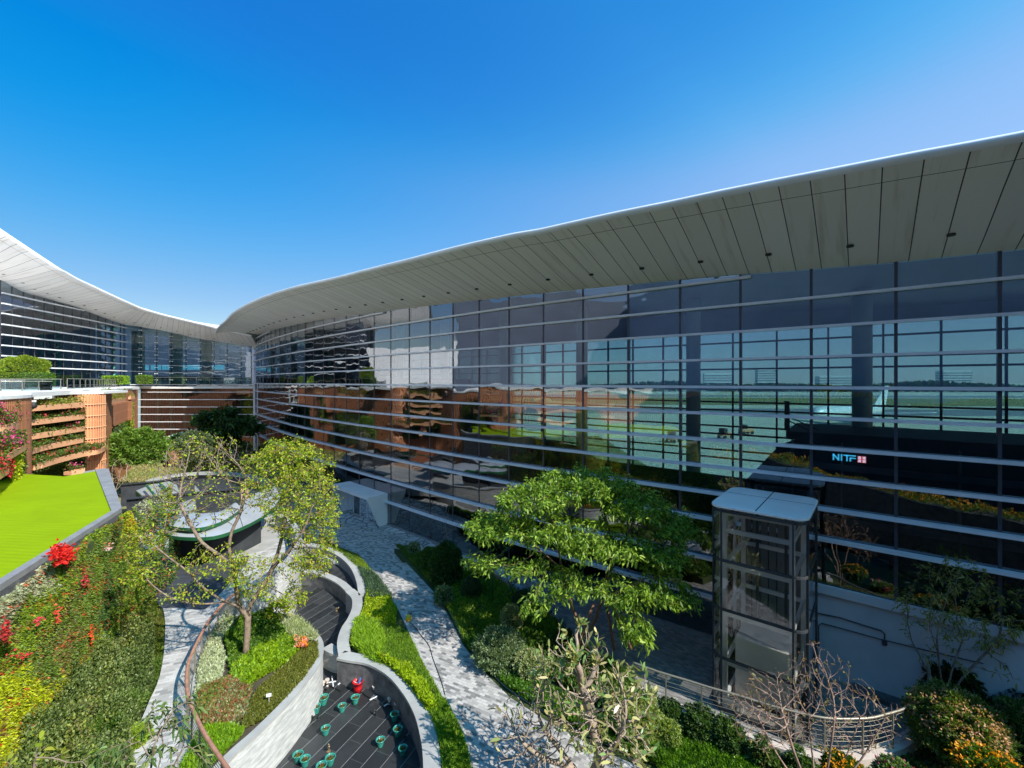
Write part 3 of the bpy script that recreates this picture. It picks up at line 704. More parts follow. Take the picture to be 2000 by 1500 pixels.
# conduits on the low wall
def onwall(px, py, d=.06): 
    s = s_at(px, d); q = foff(s, d); return (q[0], q[1], CAMZ - (py - HY) * q[1] / F)
pipe = MB().tube([onwall(*p) for p in [(1594, 1197), (1640, 1206), (1690, 1222), (1722, 1232), (1727, 1238), (1727, 1255)]], .025, 6)
pipe.tube([onwall(*p) for p in [(1600, 1262), (1600, 1222), (1604, 1217), (1660, 1232), (1722, 1249), (1780, 1263), (1850, 1280), (1920, 1296)]], .022, 6)
pipe.box(onwall(1728, 1256), (.12, .1, .16)); tag(pipe.build('wall_conduit', M['mull']), 'thin grey cable conduits with a small box on plaster wall behind the lift', 'conduit')

# ================================================================ far hall and left wing
hall = thing('terminal_hall', 'rear glass hall and left wing of the terminal under a curling pale roof', 'building', (-56, 74, 11))
def hp(px, py, d): return PD(px, py, d)
# lower rear front (fronto-parallel), x px 258..498 at d 72
yb = 72.2; xL, xR = (256 - CX) / F * yb, (496.5 - CX) / F * yb
zl = [CAMZ - .45 - i * S for i in range(8)]
px_m = [256 + 26.3 * i - 5 for i in range(1, 10)]
ed = [xL] + [(p - CX) / F * yb for p in px_m] + [xR]
for a, b_ in zip(ed[:-1], ed[1:]):
    V = []; Fc = []
    for z0_, z1_ in zip(([0] + zl[::-1])[:-1], ([0] + zl[::-1])[1:]):
        j1, j2 = R.uniform(-.008, .008), R.uniform(-.006, .006); i0 = len(V)
        V += [(a, yb - j1 - j2, z0_), (b_, yb + j1 - j2, z0_), (b_, yb + j1 + j2, z1_), (a, yb - j1 + j2, z1_)]; Fc.append((i0, i0 + 1, i0 + 2, i0 + 3))
    mesh('glass_pane', V, Fc, M['glass'], hall)
    MB().box((b_, yb + .1, zl[0] / 2), (.09, .18, zl[0])).build('mullion', M['mull'], hall)
for z in zl: MB().box(((xL + xR) / 2, yb - .12, z), (xR - xL, .24, .11)).build('horizontal_trim', M['alu'], hall)
MB().box(((497.5 - CX) / F * 71.8, 71.8, 6.2), (.34, .3, 11)).build('corner_post', M['post'], hall)
for px in (283, 310, 336, 362): p_ = PD(px, 800, 77); MB().lathe((p_[0], p_[1], 0), [(.3, 0), (.3, 11.3)], 12).build('column', M['greencol'], hall, True)
MB().box(((xL + xR) / 2, yb + 9, 5.5), (xR - xL + 12, .3, 11)).build('dark_backing', M['dark'], hall)
# upper hall glass, px 245..470 at d 74
yu = 74.5; pxs = [240, 274.5, 305.5, 334.5, 362.5, 390.5, 417.5, 443.5, 470, 490]
top = lambda px: np.interp(px, [240, 260, 320, 380, 464, 490], [633, 637, 646.5, 660, 673.5, 676])
for a, b_ in zip(pxs[:-1], pxs[1:]):
    V = []; Fc = []; za, zb2 = CAMZ + (HY - top(a)) * yu / F + .1, CAMZ + (HY - top(b_)) * yu / F + .1
    xa, xb = (a - CX) / F * yu, (b_ - CX) / F * yu; lv = [11.3 + i * 1.06 for i in range(12)]
    for i in range(11):
        t0, t1 = lv[i], lv[i + 1]
        if t0 > min(za, zb2): break
        i0 = len(V); l = i == 10 or t1 > min(za, zb2); j1, j2 = R.uniform(-.006, .006), R.uniform(-.006, .006)
        V += [(xa, yu - j1 - j2, t0), (xb, yu + j1 - j2, t0), (xb, yu + j1 + j2, zb2 if l else t1), (xa, yu - j1 + j2, za if l else t1)]; Fc.append((i0, i0 + 1, i0 + 2, i0 + 3))
    mesh('glass_pane', V, Fc, M['glassL'], hall)
    MB().box((xb, yu + .1, (11.3 + zb2) / 2), (.045, .15, zb2 - 11.3)).build('glass_fin', M['mull'], hall)
    f_ = MB()
    for i in range(1, 11):
        if lv[i] < zb2 - .3:
            for sx in (-.2, .2): f_.box((xb + sx, yu - .06, lv[i]), (.12, .1, .12))
            f_.box((xb, yu - .03, lv[i]), (.4, .03, .03))
    f_.build('spider_fittings', M['white'], hall)
for px, r_ in ((270, .95), (344, .95), (404, .8)):
    p_ = PD(px, 700, 77.5); MB().lathe((p_[0], p_[1], 11), [(r_ * 1.0, 0), (r_, 1), (r_, 10)], 22).build('column', M['column'], hall, True)
MB().box((-85, 101, 17), (120, .4, 14)).build('rear_wall', M['ceil'], hall)
mb = MB()
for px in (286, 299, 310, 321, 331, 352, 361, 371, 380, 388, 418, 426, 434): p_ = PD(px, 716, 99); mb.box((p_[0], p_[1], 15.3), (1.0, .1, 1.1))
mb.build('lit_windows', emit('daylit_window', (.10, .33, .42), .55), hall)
# left wing front
Wp = [(-62.5, 44), (-60.0, 51), (-61.5, 57), (-63.3, 65), (-65.7, 73), (-66.6, 76)]
Wd = np.array(curve(Wp[1:], 20)); wsg = np.linalg.norm(np.diff(Wd, axis=0), axis=1); Ws = np.concatenate([[0], np.cumsum(wsg)])
def wpos(s): return np.array([np.interp(s, Ws, Wd[:, 0]), np.interp(s, Ws, Wd[:, 1])])
def wpx(px):
    ss_ = np.linspace(0, Ws[-1], 1500); u = CX + F * np.array([wpos(s)[0] / wpos(s)[1] for s in ss_]); return ss_[np.abs(u - px).argmin()]
wtop = lambda px: np.interp(px, [0, 45, 75, 150, 192, 237, 245], [547, 569, 579, 601, 617, 633, 634])
wm = [1.2, 24, 46.5, 67, 87, 107, 124, 142, 159.5, 176, 192, 207, 221, 236, 245]
ws_ = [wpx(p) for p in wm]
zW = [CAMZ + .75 + (1.20 if True else 0) * i for i in range(0, 11)]
wtrim = [CAMZ + v for v in (1.86, 3.05, 4.3, 5.0 + .5, 6.75, 7.95, 9.15)]
h_tr = [y for y in (715, 694.4, 674, 653, 633, 611.5, 592, 571.5)]       # at px 0, d 51
wtrim = [CAMZ + (HY - y) * 51 / F for y in h_tr]
for i in range(len(wm) - 1):
    A, B = wpos(ws_[i]), wpos(ws_[i + 1]); za = CAMZ + (HY - wtop(wm[i])) * A[1] / F + .1; zb2 = CAMZ + (HY - wtop(wm[i + 1])) * B[1] / F + .1
    lv = [11] + [z for z in wtrim if z < min(za, zb2) - .15]; V = []; Fc = []
    for j in range(len(lv)):
        l = j == len(lv) - 1; t0 = lv[j]; t1a = za if l else lv[j + 1]; t1b = zb2 if l else lv[j + 1]; i0 = len(V); jj = R.uniform(-.012, .012)
        V += [(A[0] + jj, A[1], t0), (B[0] - jj, B[1], t0), (B[0] - jj, B[1], t1b), (A[0] + jj, A[1], t1a)]; Fc.append((i0, i0 + 1, i0 + 2, i0 + 3))
    mesh('glass_pane', V, Fc, M['glassL'], hall)
    MB().box((A[0] - .06, A[1], (11 + za) / 2), (.16, .07, za - 11)).build('mullion', M['mull'], hall)
for z in sorted(wtrim):
    ok = [s for s, p_ in zip(np.linspace(ws_[0], ws_[-1], 60), np.linspace(0, 245, 60)) if True]
    q = []
    for s in ok:
        a = wpos(s); u = CX + F * a[0] / a[1]; zt_ = CAMZ + (HY - wtop(u)) * a[1] / F
        if zt_ > z + .1: q.append(a)
    if len(q) > 3:
        q = [tuple(x) for x in q]; MB().ribbon([(x + .05, y) for x, y in q], [(x + .32, y) for x, y in q], z - .075, z + .075).build('horizontal_trim', M['alu'], hall)
MB().ribbon([(x - 6, y) for x, y in Wd[::6]], [(x - 6.3, y) for x, y in Wd[::6]], 11, 24).build('dark_backing', M['ceil'], hall)
for px, d in ((55, 56.5), (97, 65)):                     # green spiral pillars
    p_ = PD(px * 1.0 + 0, 700, d); cx_ = -66.2
    mb = MB()
    for kk in range(9):
        pts = [(cx_ + .9 * math.cos(a), d + 6 + .9 * math.sin(a), 10.5 + kk * 1.25 + a * .45) for a in np.linspace(0, 4.4, 12)]
        mb.tube(pts, .28, 6)
    mb.build('spiral_column', M['greencol'], hall, True)
    
# white end wall beyond the frame (seen mirrored in the curved glass) with its terrace hedge
MB().box((-66, 40.5, 14.2), (12, 20.9, 9.5)).build('end_wall', M['whitewall'], hall)
MB().box((-66, -4, 20.0), (12, 68, 19)).build('side_wing', M['ceil'], hall)
# left roof
Lin = [(-80, 430), (-40, 519), (0, 547), (45, 571), (75, 579), (150, 601), (192, 617), (237, 633), (260, 637), (320, 646.5), (380, 660), (430, 668), (464, 673.5), (484, 676)]
def planL(px):
    if px <= 237:
        if px < 0: t = -px / 40; return (-60 - .9 * t, 51 - 3.2 * t)
        return tuple(wpos(wpx(px)))
    d = np.interp(px, [237, 260], [73, 74.5]); return ((px - CX) / F * d, d)
Lout = [(-40, 422), (0, 446), (75, 499), (150, 542.5), (225, 578), (273.5, 600), (320, 614), (380, 628.5), (432.5, 641), (452, 646)]
prs = [(-40, -34, 519, 424), (0, 0, 547, 446), (40, 38, 568, 473.5), (80, 75, 581, 499), (115, 113, 591, 522), (150, 150, 601, 542.5), (192, 190, 617, 562), (225, 222, 628.5, 577), (240, 262, 633, 595), (262, 285, 637, 603.5), (320, 325, 646.5, 615.5), (352, 355, 653.5, 623), (380, 382, 660, 629), (430, 420, 668, 638), (464, 440, 673.5, 643), (484, 462, 676, 648), (505, 492, 678, 655)]
inner = []; outer = []
LO = Lout; ylo = lambda u: np.interp(u, [q_[0] for q_ in LO], [q_[1] for q_ in LO])
for t_ in (4.2, 2.8, 1.4):                              # beyond the left picture edge
    X_, d_ = -60 - .9 * t_, 51 - 3.2 * t_; inner.append((X_, d_, CAMZ + 11.94 + .5 * t_)); u = CX + F * (X_ + 6.5) / d_
    outer.append((X_ + 6.5, d_, CAMZ + (HY - (ylo(u) if u > 0 else 446 + u * .68)) * d_ / F))
for u_ in (0, 25, 50, 75, 100, 125, 150, 172, 190):
    A_2 = planL(u_); yi = np.interp(u_, [q_[0] for q_ in Lin], [q_[1] for q_ in Lin]); inner.append((A_2[0], A_2[1], CAMZ + (HY - yi) * A_2[1] / F + .02))
    u = CX + F * (A_2[0] + 6.5) / A_2[1]; outer.append((A_2[0] + 6.5, A_2[1], CAMZ + (HY - ylo(u)) * A_2[1] / F))
for pi_, po, yi, d in ((215, 270, 626, 66.6), (237, 279, 633, 67.6), (262, 290, 637, 68.2), (290, 305, 641.5, 68.3), (320, 325, 646.5, 68.3), (352, 355, 653.5, 68.3), (380, 382, 660, 68.3), (430, 420, 668, 68.3), (464, 440, 673.5, 68.3), (484, 462, 676, 68.3), (505, 492, 678, 68.3)):
    a = planL(pi_); inner.append((a[0], a[1], CAMZ + (HY - yi) * a[1] / F + .02))
    outer.append(((po - CX) / F * d, d, CAMZ + (HY - (ylo(po) if po < 452 else 646 + (po - 452) * .2)) * d / F))
inner = np.array(curve(inner, 5)); outer = np.array(curve(outer, 5)); sL = np.concatenate([[0], np.cumsum(np.linalg.norm(np.diff((inner + outer)[:, :2] / 2, axis=0), axis=1))])
V = []; UV = []
for i in range(len(inner)):
    a, b_ = inner[i], outer[i]; h_ = (b_ - a); Lh = math.hypot(h_[0], h_[1]); hd = np.array([h_[0], h_[1], 0]) / Lh; dz = b_[2] - a[2]
    pr = [(0, 0), (Lh * .25, dz * .18), (Lh * .5, dz * .41), (Lh * .75, dz * .68), (Lh * .88, dz * .83), (Lh * .97, dz - .32), (Lh, dz - .14), (Lh, dz), (Lh - .3, dz + .06), (Lh - 3, dz + .4), (-4, dz + 1.4), (-12, dz + 1.2), (-12, .2), (-.2, .02)]
    for v, z in pr: V.append(tuple(a + hd * v + np.array([0, 0, z]))); UV.append((sL[i], 6.5 * v / Lh))
k = 14; Fc = []
for i in range(len(inner) - 1):
    for j in range(k): Fc.append((i * k + j, (i + 1) * k + j, (i + 1) * k + (j + 1) % k, i * k + (j + 1) % k))
Fc += [tuple(range(k)), tuple((len(inner) - 1) * k + j for j in range(k))[::-1]]
lr = mesh('roof', V, Fc, M['soffitL'], hall, False, UV); lr.data.materials.append(M['whitewall'])
for p in lr.data.polygons:
    j = p.index % k if p.index < (len(inner) - 1) * k else 0
    p.material_index = 0 if (j <= 4 or j > 11) else 1; p.use_smooth = p.index < (len(inner) - 1) * k
for i in range(4, len(inner) - 2, 5):
    a, b_ = inner[i], outer[i]; q = a + (b_ - a) * .22 + np.array([0, 0, -.12]); MB().lathe(tuple(q), [(0, 0), (.16, 0), (.16, .25), (0, .25)], 10).build('downlight', M['black'], hall)

# ================================================================ podium: terrace + planter building
ZT = 11.25
terr = [(-75, -20), (-30, -20),  (-31.2 - 2.6, 22), (-33.6, 29), (-38.6, 38), (-43, 44), (-47, 50), (-56.5, 66), (-62.6, 72.0), (-42.8, 72.2), (-47, 80), (-75, 80)]
tag(MB().slab(terr, ZT - .35, ZT).build('terrace_floor', M['coping']), None, kind='structure')
pod = thing('planter_building', 'low block clad in rust coloured slats with stacked orange planter troughs below the terrace', 'building', (-38, 40, 0))
front = [P2(-60, 785, 11.0), P2(0, 778, 11.0), P2(50, 774, 11.0)]
wallc = curve([(-30.2, 22), (-31.6, 26.5), (-33.9, 30.6), (-37.0, 33.5), (-38.0, 36), (-39.0, 38.9)], 6)
def clad(name, pts, z0_, z1_, mat='slats'):
    V = []; UV = []; s_ = 0
    for i, p_ in enumerate(pts):
        if i: s_ += math.dist(p_[:2], pts[i - 1][:2])
        V += [(p_[0], p_[1], z0_), (p_[0], p_[1], z1_)]; UV += [(s_, z0_), (s_, z1_)]
    m_ = len(pts); bk = offset([p_[:2] for p_ in pts], .25)
    for i, p_ in enumerate(bk): V += [(p_[0], p_[1], z0_), (p_[0], p_[1], z1_)]; UV += [UV[2 * i], UV[2 * i + 1]]
    Fc = [(2 * i, 2 * i + 2, 2 * i + 3, 2 * i + 1) for i in range(m_ - 1)] + [(2 * m_ + 2 * i + 1, 2 * m_ + 2 * i + 3, 2 * m_ + 2 * i + 2, 2 * m_ + 2 * i) for i in range(m_ - 1)]
    Fc += [(2 * i + 1, 2 * i + 3, 2 * m_ + 2 * i + 3, 2 * m_ + 2 * i + 1) for i in range(m_ - 1)] + [(0, 1, 2 * m_ + 1, 2 * m_), (2 * m_ - 1, 2 * m_ - 2, 4 * m_ - 2, 4 * m_ - 1)]
    return mesh(name, V, Fc, M[mat], pod, False, UV)
clad('wall', wallc[:20], 0, 10.9)
MB().ribbon([(x - .35, y) for x, y in wallc[19:]], [(x - .65, y) for x, y in wallc[19:]], 0, 10.6).build('recessed_wall', M['redwall'], pod)
clad('near_wall', [(-27.5, -20), (-28.2, 2), (-29.6, 22)], 0, 10.9)
MB().ribbon([(-27.3, -20), (-28.0, 2), (-29.5, 22)], [(-29.8, -20), (-30.4, 2), (-32.4, 22)], 10.9, 11.12).build('coping', M['coping'], pod)
for zz_ in (9.6, 8.4, 7.2): MB().ribbon([(-26.7, 6), (-27.2, 18)], [(-27.6, 6), (-28.3, 18)], zz_ - .42, zz_).build('trough', M['trough'], pod)
# slatted round tower px 163..200
tc_ = P2(183, 768, 11.0); tcx, tcy = -40.1, 40.4
arc = [(tcx + 1.75 * math.cos(a) , tcy + 1.75 * math.sin(a)) for a in np.linspace(math.radians(-110), math.radians(25), 16)]
clad('slat_tower', arc + [(-42.3, 46.0)], 2.0, 10.9)
mb = MB()
for a in np.linspace(math.radians(-112), math.radians(20), 22): mb.box((tcx + 1.86 * math.cos(a), tcy + 1.86 * math.sin(a), 6.5), (.05, .05, 8.6), a)
for z in np.arange(2.6, 11, 1.05): mb.tube([(tcx + 1.88 * math.cos(a), tcy + 1.88 * math.sin(a), z) for a in np.linspace(math.radians(-112), math.radians(25), 14)], .045, 6)
mb.build('slat_screen', M['trough'], pod)
MB().ribbon([(x + .12, y - .05) for x, y in wallc] + [(tcx + 1.9, tcy + .3), (-40.6, 46)], [(x - 2.2, y + .8) for x, y in wallc] + [(tcx - 1.6, tcy + 2.0), (-43.5, 46.4)], 10.9, 11.12).build('coping', M['coping'], pod)
# farther recessed cladding px 200..258
back_c = curve([(-43.0, 45), (-46.5, 51), (-52, 59), (-57.5, 66.5), (-61.8, 71.9)], 5)
clad('rear_wall', back_c, 0, 11.0)
MB().ribbon([(x + .15, y - .1) for x, y in back_c], [(x - 2, y + 1) for x, y in back_c], 11.0, 11.22).build('coping', M['coping'], pod)
box_ = [PD(209, 800, 46)[:2], PD(249, 800, 56.3)[:2]]
clad('slat_box', [(box_[0][0] - .8, box_[0][1] + 1.2), box_[0], box_[1], (box_[1][0] - .6, box_[1][1] + 1.4)], CAMZ - 5.0, CAMZ - 2.55)
# troughs
def trough(pts, z, h=.42, w_=.75, name='trough'):
    out = curve(pts, 6); inn = offset(out, w_); inn = inn if math.dist(inn[len(inn) // 2], (-60, 60)) < math.dist(out[len(out) // 2], (-60, 60)) else offset(out, -w_)
    mb = MB().ribbon(out, [(a[0] + (b_[0] - a[0]) * .1, a[1] + (b_[1] - a[1]) * .1) for a, b_ in zip(out, inn)], z - h, z)
    mb.ribbon([(a[0] + (b_[0] - a[0]) * .1, a[1] + (b_[1] - a[1]) * .1) for a, b_ in zip(out, inn)], inn, z - h, z - .15)
    mb.build(name, M['trough'], pod); return out, inn
TR = []
x0_, y0_, x1_, y1_ = -36.85, 33.0, -38.65, 38.8
for i, z in enumerate((10.2, 9.13, 8.06)):
    TR.append(trough([(x0_ - .5, y0_ - .3), (x0_ + .55, y0_ - .15), (x1_ + .55, y1_)], z))
TR.append(trough([PD(38, 883, 30.0)[:2], PD(50, 888, 30.6)[:2], PD(70, 876, 32.5)[:2], PD(100, 868, 34.5)[:2], PD(163, 860, 38.3)[:2]], CAMZ - 4.9))
TR.append(trough([PD(65, 905, 31.6)[:2], PD(75, 906, 32)[:2], PD(120, 892, 34.8)[:2], PD(165, 884, 37.5)[:2], PD(195, 880, 39)[:2], PD(211, 868, 42)[:2]], CAMZ - 6.0))
TR.append(trough([PD(140, 920, 35.5)[:2], PD(166, 914, 36.5)[:2]], CAMZ - 7.2))
TR.append(trough([PD(-25, 828, 26.0)[:2], PD(17, 828, 27.2)[:2], PD(49, 818, 30.5)[:2]], CAMZ - 2.65, .5))
TR.append(trough([PD(-25, 895, 23.5)[:2], PD(17, 868, 27.4)[:2]], CAMZ - 3.85, .5))
TR.append(trough([PD(-20, 938, 21)[:2], PD(18, 908, 24)[:2]], CAMZ - 4.6, .45))
TR.append(trough([PD(202, 782, 45)[:2], PD(245, 776, 55.5)[:2]], CAMZ - 1.95, .55))
TR.append(trough([PD(255, 772, 59)[:2], PD(264, 771, 61)[:2]], CAMZ - 1.85, .5))
TR.append(trough([PD(195, 850, 42)[:2], PD(206, 852, 43)[:2], PD(213, 842, 46)[:2]], CAMZ - 4.8, .55))
# security camera
p_ = PD(62, 790, 32.2); cmr = thing('security_camera', 'black dome security camera on a white bracket at slatted wall corner', 'camera', p_)
MB().box((p_[0] - .1, p_[1], p_[2] + .25), (.7, .16, .14)).build('bracket', M['white'], cmr)
MB().lathe((p_[0] + .12, p_[1], p_[2] - .32), [(0, 0), (.14, .04), (.2, .16), (.2, .3), (.16, .42), (.05, .5)], 14).build('dome', M['black'], cmr, True)

# trough planting
pal_b = [(.06, .13, .015), (.10, .20, .02), (.13, .16, .03), (.05, .10, .02), (.22, .13, .06)]
RED = [(.55, .02, .04), (.62, .05, .08)]; PINK = [(.62, .03, .20), (.70, .10, .30)]; ORG = [(.80, .30, .01), (.85, .38, .02)]; WHT = [(.7, .65, .6), (.75, .5, .5)]
descr = ['sparse yellowing shrubs in the topmost long orange trough', 'green shrubs with few red flowers in second orange trough from top', 'green trailing shrubs with pink flowers in third orange trough from top',
         'dense green bushes filling the curved fourth orange trough', 'mixed red and green plants in long lowest curved orange trough', 'low plants in the short orange trough just above the lime roof',
         'big pink bougainvillea bush in the trough at the left picture edge', 'magenta bougainvillea in the middle trough at the left picture edge', 'bright red flowers in lowest trough at the left picture edge',
         'tall grassy shrubs in the far trough on rust slats', 'small shrub in tiny trough at far end of slatted wall', 'green bush in short curved trough below the slat tower']
hts = [.75, .55, .5, .6, .6, .55, 1.25, 1.0, .9, 1.2, .6, .9]; fl = [None, (16, RED), (22, PINK + RED), (14, RED), (36, RED), (12, PINK), (70, PINK), (110, PINK), (110, RED), None, None, (6, PINK)]
for i, (o_, n_) in enumerate(TR):
    z = 0; zt_ = [10.2, 9.13, 8.06, 7.1, 6.0, 4.8, 9.35, 8.15, 7.4, 10.05, 10.15, 7.2][i]
    L_ = sum(math.dist(o_[j], o_[j + 1]) for j in range(len(o_) - 1)); npl = int(L_ * (330 if i < 9 else 200) * max(.7, hts[i]))
    t = thing('trough_shrub', descr[i], 'shrub', (o_[0][0], o_[0][1], zt_), 'shrubs in the orange troughs')
    u = N.random(npl) * (len(o_) - 1.001); iu = u.astype(int); fu = (u - iu)[:, None]; w2 = N.random((npl, 1)) * 1.15 - .1
    O_ = np.array(o_)[:, :2]; I_ = np.array(n_)[:, :2]; a = O_[iu] * (1 - fu) + O_[iu + 1] * fu; b2 = I_[iu] * (1 - fu) + I_[iu + 1] * fu
    q = a * (1 - w2) + b2 * w2; hh = hts[i] * (.35 + .9 * vnoise(q, 2.2, i)); z = zt_ - .12 + hh * N.random(npl) ** .8
    pal2 = pal_b if i not in (0, 9, 10) else [(.18, .24, .02), (.26, .27, .04), (.12, .18, .02), (.3, .2, .08)]
    leaf_mesh('foliage', np.column_stack([q, z]), N.normal(0, .6, (npl, 3)) + [0, 0, .5], .17 * N.uniform(.6, 1.3, npl), .10, pick(npl, pal2, .25), M['leaf'], t, droop=.2)
    if fl[i]:
        kf, pf = fl[i]; ii = N.integers(0, npl, kf); pp = np.repeat(np.column_stack([q, z + .08])[ii], 7, 0) + N.normal(0, .09, (kf * 7, 3))
        leaf_mesh('flowers', pp, N.normal(0, 1, pp.shape), .11, .09, pick(len(pp), pf, .15), M['petal'], t)['kind'] = 'stuff'
# climbing plants on the planter building
def climber(name, label, px0, px1, py0, py1, d0, d1, n, pal, L=.16, cat='climber', fl_=None, bulge=.35):
    t = thing(name, label, cat, PD((px0 + px1) / 2, py1, (d0 + d1) / 2))
    u = N.random(n); v = N.random(n); px = px0 + (px1 - px0) * u; d = d0 + (d1 - d0) * u - bulge * N.random(n); py = py0 + (py1 - py0) * v
    pos = np.column_stack([(px - CX) / F * d, d, CAMZ - (py - HY) / F * ((d0 + d1) / 2)])
    leaf_mesh('foliage', pos, N.normal(0, .7, (n, 3)) + [.4, -.4, -.1], L * N.uniform(.6, 1.3, n), L * .6, pick(n, pal, .25), M['leaf'], t, droop=.2)
    if fl_:
        m_ = int(n * fl_[0]); leaf_mesh('flowers', pos[:m_] + [.1, -.15, 0], N.normal(0, 1, (m_, 3)), .13, .11, pick(m_, fl_[1], .15), M['petal'], t)
    V = [tuple(PD(a, b_, c + .25)) for a, b_, c in ((px0, py1, d0), (px1, py1, d1), (px1, py0, d1), (px0, py0, d0))]
    MB().add(V + [(x - .15, y + .15, z) for x, y, z in V], [(0, 1, 2, 3), (7, 6, 5, 4), (0, 4, 5, 1), (1, 5, 6, 2), (2, 6, 7, 3), (3, 7, 4, 0)]).build('stems', M['under'], t)
climber('climbing_vine', 'yellow green vine hanging at far end of the slatted block', 246, 261, 785, 850, 57.5, 60, 3000, [(.30, .34, .02), (.38, .36, .03), (.18, .26, .02)])
climber('yellow_climber', 'lime yellow climbing shrub between red flowers at the left edge', 24, 42, 855, 940, 26.2, 27.6, 3400, [(.42, .42, .01), (.36, .40, .01), (.25, .34, .01)])
climber('red_climber', 'column of bright red flowers beside the lime yellow climber', 12, 25, 868, 925, 24.8, 25.6, 800, [(.55, .015, .03), (.6, .02, .05), (.1, .12, .02)])
climber('climbing_shrub', 'dark green climbing growth on wall under the long troughs', 52, 166, 800, 935, 33.2, 39.3, 14000, [(.05, .11, .02), (.08, .15, .02), (.12, .12, .03)], bulge=.2)
climber('climbing_ivy', 'ivy covering the wall left of the stacked troughs', -30, 50, 845, 990, 25.2, 29.6, 9000, [(.06, .13, .02), (.09, .17, .02), (.2, .16, .04)], bulge=.2)
climber('hanging_creeper', 'green creeper under the rust slat box beside the slat tower', 196, 250, 830, 905, 44.2, 56, 6000, [(.07, .15, .02), (.11, .20, .02), (.16, .2, .03)], bulge=.3)

# terrace things
def glassrail(name, label, pts, z0_, h=1.08, post=1.6, group=None):
    t = thing(name, label, 'railing', (pts[0][0], pts[0][1], z0_), group); tot = [0]
    for a, b_ in zip(pts[:-1], pts[1:]): tot.append(tot[-1] + math.dist(a, b_))
    at = lambda s: (np.interp(s, tot, [p_[0] for p_ in pts]), np.interp(s, tot, [p_[1] for p_ in pts]))
    MB().ribbon(pts, offset(pts, .03), z0_ + .05, z0_ + h - .05).build('glass_panel', M['glassr'], t)
    MB().tube([(x, y, z0_ + h) for x, y in pts], .035, 6).build('handrail', M['steel'], t)
    for s in np.arange(0, tot[-1], post): x, y = at(s); MB().box((x, y, z0_ + h / 2), (.05, .05, h)).build('post', M['steel'], t)
glassrail('glass_railing', 'long glass balustrade along the back of the terrace above the rear glass front', curve([(-60.8, 71.8), (-52, 71.7), (-43, 71.9)], 4), 11.6, 1.15, 2.2)
glassrail('glass_railing', 'glass balustrade on the left terrace in front of the clipped hedge', curve([(-60, 47.5), (-52, 44.6), (-47, 45.5)], 3), 11.2, 1.1, 1.5)
glassrail('glass_railing', 'glass balustrade running away along the slatted block towards the rear hall', curve([(-46.6, 45.6), (-50, 52), (-57, 62), (-62, 69)], 4), 11.25, 1.1, 1.5)
glassrail('glass_railing', 'nearer low glass balustrade at the left picture edge above the troughs', curve([(-48, 36.5), (-42, 35.8), (-41.2, 39)], 3), 11.0, 1.05, 1.2)
MB_ = MB().box(PD(45, 741, 48.5), (6.6, 1.3, 1.1)); 
def hedge(label, c, size, n, pal, name='clipped_hedge'):
    t = thing(name, label, 'hedge', (c[0], c[1], c[2] - size[2] / 2)); MB().box(c, [s * .92 for s in size]).build('branches', M['under'], t)
    f_ = N.integers(0, 3, n); p_ = N.uniform(-.5, .5, (n, 3)); sg = N.choice([-1, 1], n); dr = np.zeros((n, 3))
    for a in range(3): m_ = f_ == a; p_[m_, a] = sg[m_] * .5; dr[m_, a] = sg[m_]
    leaf_mesh('foliage', np.array(c) + p_ * size + N.normal(0, .03, (n, 3)), dr + N.normal(0, .6, (n, 3)), .14, .09, pick(n, pal, .25), M['leaf'], t)
hedge('long dark clipped hedge on left terrace behind the glass balustrade', PD(35, 741, 48.5), (6.8, 1.4, 1.3), 5000, [(.10, .20, .02), (.15, .26, .03), (.06, .13, .02)])
hedge('small bright clipped hedge on the terrace by the left wing', PD(226, 742, 66), (3.1, 1.2, 1.1), 2200, [(.22, .38, .02), (.28, .44, .02), (.14, .27, .02)])
hedge('small loose green hedge block in front of the rear hall column', PD(282, 741, 71), (1.9, 1.0, 1.2), 1200, [(.13, .25, .02), (.2, .33, .02)])
shrub('round_shrub', 'rounded yellow green tree crown rising behind the clipped hedge on terrace', 'tree', PD(47, 722, 49.5), (2.25, 1.8, 1.6), 7000, .2, .12, [(.20, .26, .02), (.26, .30, .03), (.14, .22, .02)], lump=.14)
MB().tube([PD(320, 851, 66), PD(345, 850.5, 66)], .2, 8)

# small white canopy in front of the rear front
cn = thing('white_canopy', 'thin white wedge canopy at foot of the rear glass front behind dark tree', 'canopy', PD(330, 880, 66))
V = [PD(311, 857, 65), PD(372, 859, 65), PD(420, 846, 70), PD(374, 838, 70)]
MB().add([(x, y, z + dz) for dz in (-.22, 0) for x, y, z in V], [(3, 2, 1, 0), (4, 5, 6, 7), (0, 1, 5, 4), (1, 2, 6, 5), (2, 3, 7, 6), (3, 0, 4, 7)]).build('canopy_slab', M['white'], cn)
MB().tube([PD(335, 859, 66), PD(335, 895, 66)], .18, 10).build('post', M['dark'], cn)

# ================================================================ COURTYARD (path level z = .5, walkway z = .9, pool floor z = -.7)
ZP, ZW_, ZF = .0, .9, -.72
tag(MB().add([(-75, 37, -.4), (20, 37, -.4), (20, 100, -.4), (-75, 100, -.4)], [(0, 1, 2, 3)]).build('garden_ground', M['turf']), None, kind='structure')
tag(MB().add([(-75, -60, -.5), (70, -60, -.5), (70, 12.6, -.5), (-75, 12.6, -.5)], [(0, 1, 2, 3)]).build('near_ground', M['under']), None, kind='structure')
def px_poly(pts, z, n=6, closed=True): return curve([P2(x, y, z) for x, y in pts], n, closed)
